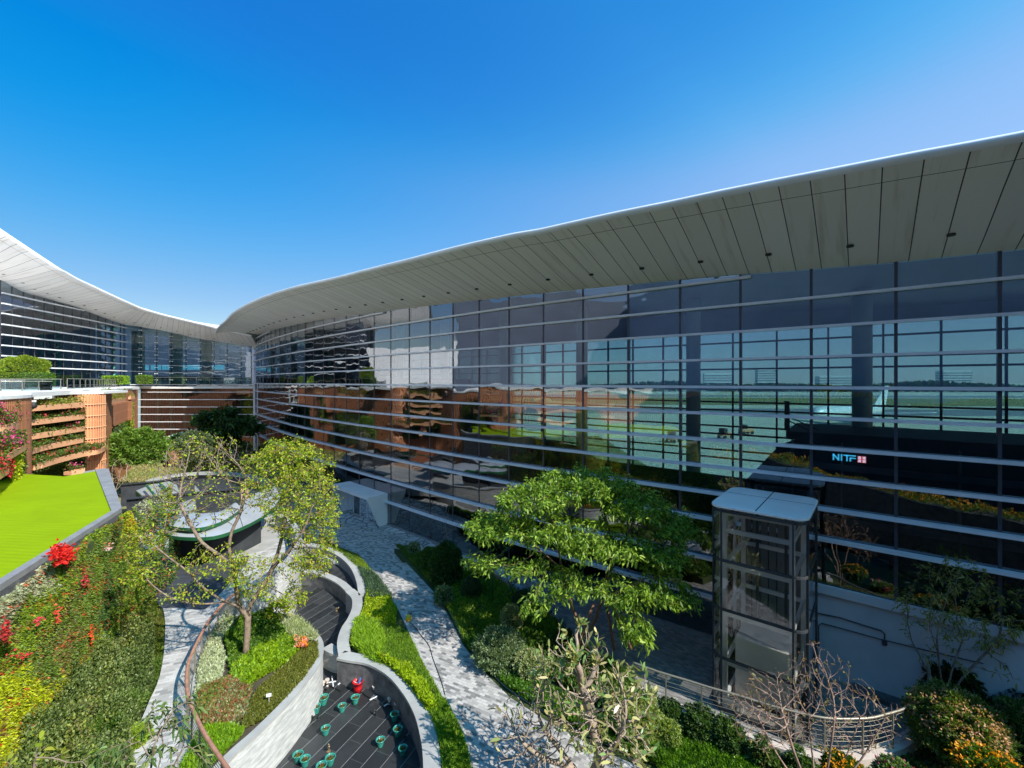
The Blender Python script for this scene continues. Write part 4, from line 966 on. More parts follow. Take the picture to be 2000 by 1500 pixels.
# flagstone plaza along the glass front (z 0)
sq_ = np.arange(s_at(560), s_at(1290), 1.5); plaza = [tuple(foff(s, 0)) for s in sq_] + [P2(1200, 1280), P2(1060, 1180), P2(960, 1110), P2(850, 1090), P2(800, 1085), P2(730, 1110), P2(620, 1090), P2(540, 1040), P2(520, 960)]
ground('plaza', plaza, 0.0, M['flag'], thick=.2)
# sunken dark sett yard between railing and glass front
sq_ = np.arange(s_at(1110), Fs[-1] - 4, 1.5)
rail_b = [(1243, 1357), (1292, 1373), (1341, 1385), (1395, 1402), (1455, 1428), (1505, 1448), (1565, 1466), (1610, 1474), (1655, 1476), (1700, 1473), (1735, 1462), (1768, 1447), (1795, 1425), (1818, 1393), (1826, 1362)]
yard = [tuple(foff(s, 0)) for s in sq_] + [(24, 3), (10, 8)] + [P2(x, y, .9) for x, y in rail_b[::-1][3:]] + [P2(1160, 1290), P2(1090, 1200), P2(1000, 1130)]
ground('sett_yard', yard, .004, M['cobble'], thick=.2)
# path
path_l = [(690, 1040), (705, 1085), (738, 1128), (772, 1180), (800, 1240), (830, 1305), (868, 1370), (903, 1440), (918, 1500), (925, 1620), (900, 1800)]
path_r = [(860, 1048), (770, 1060), (800, 1098), (850, 1150), (880, 1200), (905, 1250), (945, 1300), (995, 1350), (1075, 1400), (1170, 1450), (1290, 1500), (1450, 1600), (1500, 1800)]
ZPH = .3
pl = curve([P2(x, y, .02 + .28 * min(1, max(0, (y - 1085) / 150))) for x, y in path_l], 5); pr = curve([P2(x, y, .02 + .28 * min(1, max(0, (y - 1085) / 150))) for x, y in path_r], 5)
ground('path', [P2(x, y, ZPH) for x, y in path_l[2:]] + [P2(x, y, ZPH) for x, y in path_r[::-1][:-2]], ZPH, M['brick'], thick=.5, smooth_n=4)
ground('path_start', [P2(x, y, .01) for x, y in [(640, 1040), (700, 1095), (742, 1140), (790, 1225), (900, 1235), (860, 1160), (800, 1100), (775, 1066), (800, 1050), (720, 1030)]], .012, M['brick'], thick=.1, smooth_n=4)
# left raised walkway
walk = [(300, 1700), (255, 1480), (285, 1385), (312, 1320), (322, 1250), (320, 1195), (300, 1150), (278, 1110), (268, 1075), (300, 1040), (420, 1020), (540, 1040), (560, 1090), (470, 1180), (425, 1230), (395, 1290), (385, 1350), (400, 1420), (460, 1520), (520, 1700)]
ground('walkway', [P2(x, y, ZW_) for x, y in walk], ZW_, M['walk'], thick=1.3, smooth_n=4)
ground('dark_patch', [P2(x, y, ZW_ + .004) for x, y in [(266, 1062), (300, 1044), (400, 1036), (478, 1040), (486, 1090), (455, 1130), (425, 1165), (400, 1190), (350, 1187), (312, 1184), (296, 1140), (276, 1100)]], ZW_ + .004, M['darkpatch'], thick=.1, smooth_n=3)  # dark patch with paler streaks, coloured over the walkway paving
# lower left planting ground
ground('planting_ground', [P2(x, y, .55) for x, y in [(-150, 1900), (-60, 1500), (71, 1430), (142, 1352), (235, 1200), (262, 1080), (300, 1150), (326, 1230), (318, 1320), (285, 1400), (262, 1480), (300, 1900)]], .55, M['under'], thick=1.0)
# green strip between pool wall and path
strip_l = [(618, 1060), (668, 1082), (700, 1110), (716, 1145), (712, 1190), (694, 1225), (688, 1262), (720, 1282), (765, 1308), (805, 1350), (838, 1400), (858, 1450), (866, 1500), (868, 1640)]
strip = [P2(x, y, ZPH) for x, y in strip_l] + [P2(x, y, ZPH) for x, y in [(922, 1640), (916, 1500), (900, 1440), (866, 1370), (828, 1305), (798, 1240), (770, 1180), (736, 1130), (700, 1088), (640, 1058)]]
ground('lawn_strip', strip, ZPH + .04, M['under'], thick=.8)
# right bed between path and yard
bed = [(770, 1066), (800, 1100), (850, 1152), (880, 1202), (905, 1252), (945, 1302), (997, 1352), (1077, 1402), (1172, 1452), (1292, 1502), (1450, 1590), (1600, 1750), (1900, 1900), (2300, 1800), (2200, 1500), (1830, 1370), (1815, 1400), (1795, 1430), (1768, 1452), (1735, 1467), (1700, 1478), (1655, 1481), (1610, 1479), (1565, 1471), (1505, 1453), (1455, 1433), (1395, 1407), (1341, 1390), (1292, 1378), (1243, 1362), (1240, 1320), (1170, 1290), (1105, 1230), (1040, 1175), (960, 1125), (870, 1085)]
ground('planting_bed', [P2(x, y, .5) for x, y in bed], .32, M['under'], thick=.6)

# ---------------- pool
def wallthing(name, label, pxs, z, w_, z0_, mat, cat='wall', n=6, cop=None, ct=.09, flip=1):
    t = thing(name, label, cat, (*P2(pxs[0][0], pxs[0][1], z), z0_)); c_ = curve([P2(x, y, z) for x, y in pxs], n); o_ = offset(c_, w_ * flip)
    MB().ribbon(c_, o_, z0_, z - ct).build('wall_face', mat, t)
    c2 = offset(c_, -.04 * flip); o2 = offset(c_, (w_ + .04) * flip); MB().ribbon(c2, o2, z - ct, z).build('coping', cop or M['concrete'], t); return t, c_, o_
pool_all = [(560, 1100), (600, 1078), (660, 1090), (700, 1120), (706, 1160), (700, 1200), (684, 1240), (690, 1280), (760, 1310), (810, 1360), (842, 1410), (858, 1460), (866, 1520), (868, 1700), (400, 1700), (560, 1500), (640, 1400), (640, 1300), (590, 1215), (560, 1215)]
ground('pool_floor', [P2(x, y, ZF) for x, y in [(540, 1085), (585, 1100), (640, 1115), (690, 1150), (705, 1180), (700, 1215), (690, 1262), (705, 1330), (740, 1345), (800, 1385), (840, 1430), (862, 1480), (872, 1540), (880, 1800), (350, 1800), (500, 1540), (600, 1400), (632, 1310), (560, 1205), (520, 1150)]], ZF, M['tile'], thick=.2)
ground('upper_basin', [P2(x, y, -.25) for x, y in [(560, 1075), (600, 1075), (655, 1088), (695, 1120), (708, 1158), (690, 1150), (655, 1125), (610, 1112), (560, 1110)]], -.25, M['tile'], thick=.3, smooth_n=3)
wallthing('pool_wall', 'curved grey granite pool wall sweeping round the upper dark basin by the plaza', [(560, 1066), (602, 1061), (640, 1068), (672, 1082), (696, 1103), (710, 1130), (716, 1160)], .42, .38, -.8, M['granite'], flip=-1)
wallthing('cascade_wall', 'inner curved cascade wall with light coping between upper and lower dark basins', [(545, 1118), (575, 1113), (612, 1113), (645, 1122), (672, 1136), (690, 1152)], .12, .35, -.8, M['darkstone'], flip=-1)
wallthing('pool_wall', 'winding grey granite wall on right side of the middle basin beside the lawn', [(690, 1150), (704, 1164), (706, 1184), (698, 1206), (686, 1226), (680, 1250), (683, 1272)], .42, .42, -.8, M['granite'], flip=-1)
lw, lc, lo = wallthing('pool_wall', 'long grey granite wall curving round the basin with the pots', [(672, 1272), (692, 1276), (735, 1284), (778, 1308), (812, 1345), (836, 1386), (850, 1430), (857, 1470), (860, 1530), (860, 1700)], .42, .45, -.8, M['darkstone'], flip=-1)
wallthing('step_wall', 'short light stone sill between the middle basin and the pot basin', [(630, 1266), (650, 1276), (684, 1283)], .12, .4, -.8, M['wallstone'], flip=1, ct=.12)
# tongue shaped planter
tong = [(455, 1196), (520, 1195), (566, 1203), (600, 1222), (624, 1243), (631, 1266), (622, 1298), (598, 1330), (560, 1375), (505, 1430), (452, 1478), (380, 1560), (330, 1640), (250, 1640), (330, 1520), (366, 1440), (374, 1380), (378, 1330), (392, 1280), (420, 1230)]
tp = curve([P2(x, y, 1.0) for x, y in tong], 5, True); ti = offset(tp, .24, True); 
if abs(sum(ti[i][0] * ti[i - 1][1] - ti[i - 1][0] * ti[i][1] for i in range(len(ti)))) > abs(sum(tp[i][0] * tp[i - 1][1] - tp[i - 1][0] * tp[i][1] for i in range(len(tp)))): ti = offset(tp, -.24, True)
tg = thing('planter', 'tongue shaped raised planter faced with pale split stone holding the big tree', 'planter', (tp[0][0], tp[0][1], -.7))
MB().ribbon(tp, ti, -.75, .93, True).build('wall_face', M['wallstone'], tg)
MB().ribbon(offset(tp, -.03 if ti == offset(tp, .24, True) else .03, True), ti, .93, 1.0, True).build('coping', M['concrete'], tg)
MB().slab(ti, .2, .92).build('soil', M['soil'], tg)
# curved stone screen wall behind the tree
dw = [(428, 1190, 1.1), (470, 1158, 2.0), (520, 1128, 2.3), (566, 1096, 2.4), (584, 1068, 2.3), (588, 1045, 2.1), (575, 1020, 2.0), (545, 1002, 2.0)]
dc = curve([P2(x, y, z) for x, y, z in dw], 6); dz = [d_[0] for d_ in curve([(z,) for *_, z in dw], 6)]
dt = thing('stone_screen_wall', 'tall pale curved stone wall behind the big tree ending beside dark basin', 'wall', (*dc[18], -.7))
MB().ribbon(dc, offset(dc, .3), -.75, [z - .08 for z in dz]).build('wall_face', M['wallstone'], dt)
MB().ribbon(offset(dc, -.04), offset(dc, .34), [z - .08 for z in dz], dz).build('coping', M['concrete'], dt)
# path edge kerbs
for nm, pts, lab in (('kerb', path_l[3:], 'light stone kerb on the pool side of the curved path'), ('kerb', path_r[3:], 'light stone kerb on planting side of the curved path')):
    c_ = curve([P2(x, y, ZPH) for x, y in pts], 5); tag(MB().ribbon(c_, offset(c_, .1), .1, ZPH + .05).build(nm, M['concrete']), lab, 'kerb')

# ---------------- railings
def railing(name, label, tops, zt_, zb_, postpx, mat_h, wires, rr=.032, group=None, post_w=.055, postmat='steel'):
    c_ = curve([P2(x, y, zt_) for x, y in tops], 6); t = thing(name, label, 'railing', (*c_[0], zb_), group)
    MB().tube([(x, y, zt_) for x, y in c_], rr, 10).build('handrail', mat_h, t, True)
    for k in range(wires):
        z = zb_ + .12 + (zt_ - zb_ - .22) * k / (wires - 1 + 1e-9); MB().tube([(x, y, z) for x, y in c_], .0075, 5).build('rail_wire', M['steel'], t, True)
    tot = [0]
    for a, b_ in zip(c_[:-1], c_[1:]): tot.append(tot[-1] + math.dist(a, b_))
    for s in (postpx if hasattr(postpx, '__len__') else np.arange(.02, tot[-1], postpx)):
        x, y = np.interp(s, tot, [a[0] for a in c_]), np.interp(s, tot, [a[1] for a in c_]); x2, y2 = np.interp(s + .1, tot, [a[0] for a in c_]), np.interp(s + .1, tot, [a[1] for a in c_])
        MB().box((x, y, (zb_ + zt_) / 2 - .01), (post_w, .02 + post_w * .3, zt_ - zb_ - .02), math.atan2(y2 - y, x2 - x) + math.pi / 2).build('post', M[postmat], t)
    return c_
railing('metal_railing', 'long stainless railing with horizontal wires curving around the sunken yard by the lift', [(1236, 1294), (1286, 1312), (1336, 1327), (1389, 1343.5), (1445, 1359), (1505, 1378), (1565, 1393), (1610, 1402), (1655, 1404), (1700, 1402), (1730, 1395), (1763, 1385), (1790, 1370), (1806, 1352), (1815, 1333), (1815, 1310), (1811, 1290), (1817, 1278), (1830, 1274)], 2.02, .95, 1.12, M['steel'], 7, .038)
kb = [(1228, 1350), (1243, 1358), (1292, 1375), (1341, 1387), (1395, 1404), (1455, 1430), (1505, 1450), (1565, 1468), (1610, 1476), (1655, 1478), (1700, 1475), (1735, 1464), (1768, 1449), (1795, 1427), (1818, 1395), (1826, 1362)]
kc = curve([P2(x, y, .95) for x, y in kb], 5); kt = thing('retaining_kerb', 'pinkish granite retaining kerb under the stainless railing', 'wall', (*kc[0], 0))
MB().ribbon(offset(kc, -.12), offset(kc, .24), -.1, .95).build('kerb_wall', M['beige'], kt)
cr = [(470, 1150), (440, 1175), (424, 1192), (405, 1217), (388, 1248), (373, 1280), (366, 1304), (364.5, 1335), (369, 1366), (383, 1400), (402, 1437), (430, 1480), (462, 1525), (520, 1600)]
railing('copper_railing', 'curved railing with copper coloured handrail between the walkway and tongue planter', cr, 2.0, ZW_, .95, M['copperrail'], 9, .055, post_w=.06)

# ---------------- pots
def pot(x, y, label, sc_=1.0, first=None):
    if first is None:
        t = thing('flower_pot', label, 'pot', (x, y, ZF), 'jade green pots standing on the drained pool floor')
        MB().lathe((x, y, ZF), [(0, .0), (.10, 0), (.11, .02), (.135, .12), (.165, .24), (.175, .28), (.195, .285), (.195, .31), (.17, .31), (.158, .28), (.15, .22), (0, .215)], 24).build('pot_body', M['jade'], t, True)
        MB().lathe((x, y, ZF), [(0, .235), (.08, .24), (.157, .228)], 16).build('soil', M['soil'], t)
        q = N.uniform(-.09, .09, (150, 2)); leaf_mesh('moss', np.column_stack([x + q[:, 0], y + q[:, 1], np.full(150, ZF + .235)]), N.normal(0, .7, (150, 3)) + [0, 0, .7], .05, .035, pick(150, [(.10, .16, .02), (.16, .20, .03), (.12, .10, .03)]), M['leaf'], t)
        mb = MB()
        for k in range(4): a = k * 1.7; mb.tube([(x + .02 * k - .03, y, ZF + .22), (x + .04 * math.cos(a), y + .04 * math.sin(a), ZF + .30), (x + .07 * math.cos(a + .5), y + .07 * math.sin(a + .5), ZF + .37)], .016, 5, .006)
        mb.build('stem', M['rust'], t); return t
    r = first.copy(); sc.collection.objects.link(r); r.location = (x, y, ZF); r['label'] = label; r.rotation_euler = (0, 0, R.uniform(0, 6)); r.scale = (sc_,) * 3
    for ch in first.children:
        c = ch.copy(); sc.collection.objects.link(c); c.parent = r; c.matrix_parent_inverse = Matrix.Translation(-Vector(first.location))
    return r
potpx = [(632, 1372, 'jade green pot highest up in the pool, touching tongue wall corner'), (617, 1389, 'jade green pot close against the pale tongue wall, left of another pot'), (694, 1370, 'jade green pot just below the red bucket'),
         (668, 1386, 'jade green pot alone in front of bare brown stub between left pair and bucket pot'), (636, 1431, 'jade green pot standing alone nearest the stone wall midway down the pool'),
         (771, 1403, 'jade green pot farthest right near the lifted slabs'), (777, 1433, 'jade green pot second down on the right side by the curved wall'), (743, 1454, 'jade green pot left of the lower right pair'),
         (787, 1470, 'jade green pot lowest at the right by the tree shadow'), (582, 1484, 'jade green pot with a thin green sprout, leftmost of the bottom row'), (596, 1492, 'jade green pot overlapping the sprouting pot at the bottom'),
         (645, 1490, 'jade green pot beneath the brass nozzle, right in bottom cluster'), (628, 1506, 'jade green pot cut by the lower picture edge')]
p0 = None
for x, y, lab in potpx:
    X, Y = P2(x, y + 4, ZF); q = pot(X, Y, lab, R.uniform(.82, .92), p0); p0 = p0 or q
X, Y = P2(582, 1488, ZF); 
# red bucket
bx, by = P2(699, 1350, ZF); bk = thing('bucket', 'bright red plastic bucket with blue handle grip on the wet black tiles', 'bucket', (bx, by, ZF))
MB().lathe((bx, by, ZF), [(0, 0), (.15, 0), (.17, .2), (.20, .40), (.215, .40), (.215, .425), (.19, .425), (.16, .2), (.14, .03), (0, .03)], 22).build('bucket_body', M['red'], bk, True)
MB().tube([(bx + .03, by - .1, ZF + .1), (bx + .10, by, ZF + .55)], .03, 8).build('brush_handle', M['blue'], bk)
MB().tube([(bx + .19 * math.cos(a), by + .05, ZF + .42 - .12 * math.sin(a)) for a in np.linspace(math.pi, 0, 10)], .008, 5).build('wire_handle', M['post'], bk)
# fountain nozzles
nozpx = [(610, 1408, 'short dark spray nozzle left of the middle of the pool floor', .2), (622, 1405, 'small brown nozzle stub beside a taller dark nozzle', .1), (735, 1399, 'black two headed spray nozzle between pots right of pool centre', .22), (792, 1446, 'black nozzle with bent arm near the lower right pots', .18), (642, 1468, 'shiny brass nozzle above the bottom pots', .26), (657, 1193, 'pale nozzle in the middle of the upper tiled basin', .16), (630, 1147, 'small white nozzle near the cascade in upper tiled basin', .14), (639, 1350, 'grey valve lying by the broken pipe pieces', .16)]
for i, (x, y, lab, h) in enumerate(nozpx):
    X, Y = P2(x, y, ZF); t = thing('fountain_nozzle', lab, 'nozzle', (X, Y, ZF), 'spray nozzles on the pool floor')
    MB().lathe((X, Y, ZF), [(.07, 0), (.07, .02), (.025, .03), (.025, h), (.0, h + .02)], 12).build('stem', M['black'] if i not in (4, 5, 6) else M['brass'], t)
    a = i * 1.3; MB().tube([(X, Y, ZF + h * .6), (X + .1 * math.cos(a), Y + .1 * math.sin(a), ZF + h * .9), (X + .14 * math.cos(a), Y + .14 * math.sin(a), ZF + h * 1.1)], .035, 8, .03).build('spray_head', M['brass'] if i in (4, 5, 6) else M['black'], t, True)
# pipe pedestals under lifted floor
pedpx = [(642, 1325), (667, 1316), (714, 1327), (734, 1338), (751, 1345), (764, 1362), (777, 1372), (802, 1388), (634, 1330), (786, 1368)]
pd = [thing('floor_pedestal', 'yellowish plastic pedestal of removed pool slabs', 'pedestal', (*P2(x - 3, y + 16, ZF), ZF), 'pedestals left where pool slabs were lifted') for x, y in pedpx[:1]][0]
X, Y = P2(*pedpx[0], ZF); X, Y = pd.location[0], pd.location[1]
MB().lathe((X, Y, ZF), [(.05, 0), (.05, .26), (.09, .27), (.09, .31), (0, .31)], 12).build('pedestal_stem', M['beige'], pd); MB().lathe((X, Y, ZF), [(.056, .1), (.056, .16)], 12).build('collar', M['black'], pd)
labs = ['plastic pedestal just left of the red bucket', 'plastic pedestal first right of the red bucket', 'plastic pedestal second right of the red bucket', 'plastic pedestal third right of the red bucket', 'low pedestal at the back edge of lifted slabs', 'pedestal against dark wall beyond the slab corner', 'rightmost pedestal in the shade of the curved wall', 'pedestal hard against the tongue wall', 'small pedestal between slab corner and rightmost one']
pd['label'] = 'plastic pedestal nearest the stone sill beside the tongue wall'
for (x, y), lb in zip(pedpx[1:], labs):
    r = pd.copy(); sc.collection.objects.link(r); r.location = (*P2(x - 3, y + 16, ZF), ZF); r['label'] = lb
    for ch in list(pd.children): c = ch.copy(); sc.collection.objects.link(c); c.parent = r; c.matrix_parent_inverse = Matrix.Translation(-Vector(pd.location))
# loose slabs and bars
for pts, lab in (([(703, 1352), (738, 1340), (780, 1368), (770, 1385), (736, 1372), (716, 1362)], 'lifted black floor slab lying skew near the curved wall'), ([(640, 1340), (668, 1318), (690, 1324), (665, 1352)], 'loose black slab under the broken pipes by the sill')):
    tag(MB().slab([P2(x, y, ZF) for x, y in pts], ZF + .004, ZF + .07).build('loose_slab', M['tile']), lab, 'slab')
for a, b2, lab in (((648, 1325), (651, 1345), 'short thin grey bar lying on slab left of the bucket'), ((640, 1338), (686, 1330), 'longest thin grey bar lying on the loose slab'), ((660, 1342), (684, 1322), 'slanting thin grey bar nearest to the red bucket'), ((722, 1372), (738, 1364), 'short pale bar at tip of the lifted slab'), ((750, 1384), (782, 1366), 'pale steel strip along the lifted slab edge')):
    a = P2(*a, ZF); b2 = P2(*b2, ZF); tag(MB().bar((*a, ZF + .1), (*b2, ZF + .1), .04, .03).build('metal_bar', M['post']), lab, 'bar')
X, Y = P2(525, 1372, 1.0); sg = thing('plant_sign', 'small blank white plant label standing in the tongue planter grass', 'sign', (X, Y, .9))
MB().box((X, Y, 1.25), (.16, .02, .11), .3).build('plate', M['white'], sg); MB().tube([(X, Y + .01, .9), (X, Y + .01, 1.22)], .008, 5).build('stake', M['post'], sg)
# yellow lamp with cable on the path
X, Y = P2(798, 1212, ZPH); yl = thing('work_lamp', 'yellow round work lamp lying on the path edge', 'lamp', (X, Y, ZPH))
MB().lathe((X, Y, ZPH), [(0, 0), (.13, .02), (.15, .14), (.12, .24), (.05, .28), (0, .28)], 12).build('body', M['yellow'], yl); MB().tube([(X, Y, ZPH + .22), (X + .12, Y + .15, ZPH + .3)], .03, 6).build('grip', M['black'], yl)
tag(MB().tube([(*p_, ZPH + .02) for p_ in curve([P2(x, y, ZPH) for x, y in [(800, 1216), (812, 1228), (826, 1246), (838, 1262), (846, 1288), (858, 1320), (866, 1345), (872, 1372)]], 4)], .014, 5).build('cable', M['black']), 'thin black cable trailing from yellow lamp down the path', 'cable')

# ---------------- low building with lime roof and living wall
zr = 6.0
C1 = P2(238, 996, zr); C0 = (-11.2, 4.2); C2 = P2(212, 918, zr); C3 = P2(197, 918, zr); C4 = P2(130, 930, zr); C5 = P2(40, 925, zr); C6 = P2(-30, 950, zr)
lb = thing('low_building', 'low building with bright lime green ribbed roof and grey rim', 'building', (*C1, 0))
outl = [C0, C1, C2, C4, C5, C6, (-34, 20), (-24, 2)]
MB().slab(outl, 0, zr - .12).build('wall', M['darkstone'], lb)
nrm = Vector((C1[0] - C0[0], C1[1] - C0[1])).normalized(); inn = Vector((-nrm.y, nrm.x)) * 0.28; inn = inn if inn.x < 0 else -inn
in1 = (C1[0] + inn.x * .55 - .1 * nrm.x, C1[1] + inn.y * .55 - .4 * nrm.y); in0 = (C0[0] + inn.x, C0[1] + inn.y); in2 = (C2[0] - .42, C2[1] - .5)
MB().slab([in0, in1, in2, (C4[0], C4[1] - .15), (C5[0], C5[1] - .1), C6, (-33.8, 20), (-24, 2.2)], zr - .1, zr + .02).build('roof', M['lime'], lb)
MB().ribbon([C0, C1, C2, C3], [in0, in1, in2, (C3[0] - .2, C3[1] - 1.0)], zr - .1, zr + .10).build('roof_rim', M['granite'], lb)
# living wall on its front: foliage sheet from the rim to the ground, patches of species
def living(a, b2, name, label, n, seed, zt0, zb0, out=.38):
    a = np.array(a); b2 = np.array(b2); t_ = (b2 - a); L_ = np.linalg.norm(t_); t_ /= L_; nn_ = np.array([-t_[1], t_[0]]); nn_ = nn_ if nn_[0] > 0 else -nn_
    u = N.random(n) * L_; v = N.random(n); s_ = np.column_stack([u, v * 6]); lum = vnoise(s_, .9, seed)
    # the wall slopes outwards to its foot
    o_ = out * (.25 + 1.1 * lum) + (1 - v) * .5; pos = np.column_stack([a[0] + t_[0] * u + nn_[0] * o_, a[1] + t_[1] * u + nn_[1] * o_, zb0 + (zt0 - zb0) * v])
    w1 = vnoise(s_ + 40, .42, seed + 1); dia = (u - L_ * .0) + v * 3.0
    pal = np.zeros((n, 3)); kinds = np.array([(.055, .11, .02), (.09, .17, .025), (.20, .27, .03), (.16, .25, .03), (.24, .31, .02), (.13, .20, .05), (.15, .22, .03)])
    w1 = w1 + N.normal(0, .07, n); ki = np.clip(((w1 * 1.5 - .25) * 7).astype(int), 0, 6); pal = kinds[ki]
    fr = u / L_ + N.normal(0, .012, n) + .05 * (vnoise(s_ * 2, 1.3, 31) - .5); vv = v + N.normal(0, .02, n) + .12 * (vnoise(s_ * 2, 1.1, 32) - .5)
    m_ = (L_ > 10) & (fr < .74) & (vv < .46 - (fr - .55) * 1.9) & (vv > .02) & (N.random(n) < .93); pal[m_] = (.40, .43, .015)
    m_ = (vv > .88) & (fr < .62) & (fr > .1); pal[m_] = (.36, .37, .24)
    m_ = np.abs(fr * L_ - L_ * .80 - (v - .5) * 3.4) < .34; pal[m_] = (.06, .12, .03)
    m_ = (fr > .95) & (vv > .84); pal[m_] = (.40, .40, .02)
    m_ = (np.abs(fr * L_ - L_ * .64 - (v - .5) * 2.6) < .22) & (N.random(n) < .6); pal[m_] = (.22, .16, .06)
    m_ = (vnoise(s_ * 2.5, 1.2, seed + 60) > .62) & (N.random(n) < .16); pal[m_] = (.50, .10, .03)
    m_ = (vnoise(s_ * 2.5, 1.2, seed + 70) > .66) & (N.random(n) < .25); pal[m_] = (.20, .11, .04)
    col = np.clip(pal * (1 + N.normal(0, .28, (n, 1))), .004, .9)
    dirs = np.column_stack([np.full(n, nn_[0]), np.full(n, nn_[1]), np.full(n, .35)]) + N.normal(0, .65, (n, 3))
    o = leaf_mesh(name, pos, dirs, .115 * N.uniform(.6, 1.4, n), .065 * N.uniform(.7, 1.2, n), col, M['leaf'], None, droop=.15); tag(o, label, 'green wall', kind='stuff')
    return a, t_, nn_, L_
a_, t_, n_, L_ = living(C0, C1, 'living_wall_foliage', 'dense patchwork of leafy plants covering the wall below the lime roof rim', 230000, 3, zr - .05, .5)
living(C1, (C1[0] - 2.2, C1[1] + 5.5), 'living_wall_foliage', 'hanging leafy growth on the far short side of lime roofed building', 9000, 8, zr, .2)
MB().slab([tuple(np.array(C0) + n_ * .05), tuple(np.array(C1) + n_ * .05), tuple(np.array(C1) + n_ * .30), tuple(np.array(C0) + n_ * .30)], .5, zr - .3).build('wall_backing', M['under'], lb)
# flower clusters on it
fcl = [((118, 1083), (22, 16), 700, [(.62, .02, .015), (.70, .03, .02)], 'big scarlet flower cushion on the wall under the lime roof rim', .09), ((165, 1130), (8, 22), 60, RED + [(.3, .03, .02)], 'dark red leaf streak in upper middle of the green wall', .06),
       ((110, 1200), (9, 22), 42, [(.75, .08, .05)], 'orange red flower streak in centre of the green wall', .06), ((70, 1215), (14, 10), 24, [(.7, .05, .08)], 'pink red flowers left of the centre streak', .06), ((40, 1280), (24, 12), 30, [(.7, .04, .06)], 'red flowers low at left on the green wall', .06),
       ((177, 1240), (4, 26), 50, [(.75, .10, .03)], 'orange flower line at right of green wall', .06), ((8, 1235), (12, 26), 70, [(.30, .03, .03), (.5, .04, .04)], 'dark crimson foliage at the left edge of green wall', .08), ((212, 1070), (14, 10), 40, [(.75, .2, .15), (.7, .5, .5)], 'pale pink blossoms high at far end of the green wall', .06)]
for (cx_, cy_), (rx, ry), n, pal, lab, L in fcl:
    k = n; px = cx_ + rx * N.normal(0, .45, k); py = cy_ + ry * N.normal(0, .45, k); pos = []
    # put on the leaning face: intersect sight line with the wall plane
    for x, y in zip(px, py):
        dx = (x - CX) / F; den = dx * n_[0] + n_[1]; d = (n_ @ (a_ + n_ * .75)) / den; pos.append((dx * d, d, CAMZ - (y - HY) / F * d))
    o = leaf_mesh('flowering_patch', np.array(pos), N.normal(0, .8, (k, 3)) + [n_[0], n_[1], .4], L * 1.5 * N.uniform(.7, 1.2, k), L, pick(k, pal, .15), M['petal']); tag(o, lab, 'flowers', kind='stuff')

# ================================================================ LIFT
zt_l = 7.5
FL, BL, BR, FR = [Vector(P(x, y, zt_l)) for x, y in ((1395, 985), (1420, 950), (1592, 970), (1589, 1018))]
lift = thing('glass_lift', 'free standing glass lift shaft with dark bands and flat white roof', 'lift', (FL.x, FL.y, 0))
def rrect(z, inset=0.0, r=.45, n=5):
    c = (FL + BL + BR + FR) / 4; ex_ = (FR - FL).normalized(); ey_ = (BL - FL); ey_ = (ey_ - ex_ * ey_.dot(ex_)).normalized()
    hx = ((FR - FL).length + (BR - BL).length) / 4 - inset; hy = ((BL - FL).length + (BR - FR).length) / 4 - inset; out = []; r = max(.05, r - inset)
    for sx, sy, a0 in ((1, 1, 0), (-1, 1, 90), (-1, -1, 180), (1, -1, 270)):
        for k in range(n + 1):
            a = math.radians(a0 + 90 * k / n); out.append(c + ex_ * (sx * (hx - r) + r * math.cos(a)) + ey_ * (sy * (hy - r) + r * math.sin(a)))
    return [(p.x, p.y) for p in out], c, ex_, ey_, hx, hy
rr_, lc_, lx, ly, hx, hy = rrect(0)
MB().slab(rr_, zt_l - .10, zt_l).build('roof', M['white'], lift, bevel=.02)
mb = MB(); c3 = Vector((lc_.x, lc_.y, zt_l + .003)); mb.bar(c3 - ly * hy * .98, c3 + ly * hy * .98, .035, .008); mb.bar(c3 - lx * hx * .98 + ly * .5, c3 + lx * hx * .98 + ly * .5, .012, .008); mb.build('roof_joint', M['dark'], lift)
g1 = rrect(0, .06)[0]
V = [(x, y, 0.0) for x, y in g1] + [(x, y, zt_l - .1) for x, y in g1]; n = len(g1)
mesh('shaft_glass', V, [(i, (i + 1) % n, n + (i + 1) % n, n + i) for i in range(n)], M['glasslift'], lift)
i1, o1 = rrect(0, .09)[0], rrect(0, .03)[0]
for z in (.1, 1.95, 3.72, 5.5, 7.3): MB().ribbon(o1, i1, z - .045, z + .045, True).build('band', M['dark'], lift)
for sx in (-1, 1):
    for sy in (-1, 1):
        for (ax, ay) in ((sx * (hx - .42), sy * (hy - .05)), (sx * (hx - .05), sy * (hy - .42))):
            p_ = lc_ + lx * ax + ly * ay; MB().box((p_.x, p_.y, zt_l / 2 - .05), (.06, .06, zt_l - .1), math.atan2(lx.y, lx.x)).build('corner_bar', M['dark'], lift)
mb = MB()                                                # inner white frame
for sx in (-1, 1):
    for sy in (-1, 1): p_ = lc_ + lx * sx * (hx - .48) + ly * sy * (hy - .30); mb.box((p_.x, p_.y, 3.6), (.16, .16, 7.2), math.atan2(lx.y, lx.x))
for z in (.35, 1.72, 3.5, 5.28, 6.55, 7.2):
    q = [lc_ + lx * sx * (hx - .48) + ly * sy * (hy - .30) for sx, sy in ((-1, -1), (1, -1), (1, 1), (-1, 1))]
    for i in range(4): a, b2 = q[i], q[(i + 1) % 4]; mb.bar((a.x, a.y, z), (b2.x, b2.y, z), .10, .16)
mb.build('inner_frame', M['white'], lift)
mb = MB(); p_ = lc_ + ly * .2; mb.box((p_.x, p_.y, 1.25), (hx * 1.15, hy * 1.0, 2.2), math.atan2(lx.y, lx.x)); mb.build('lift_car', M['coping'], lift, bevel=.03)
mb = MB()
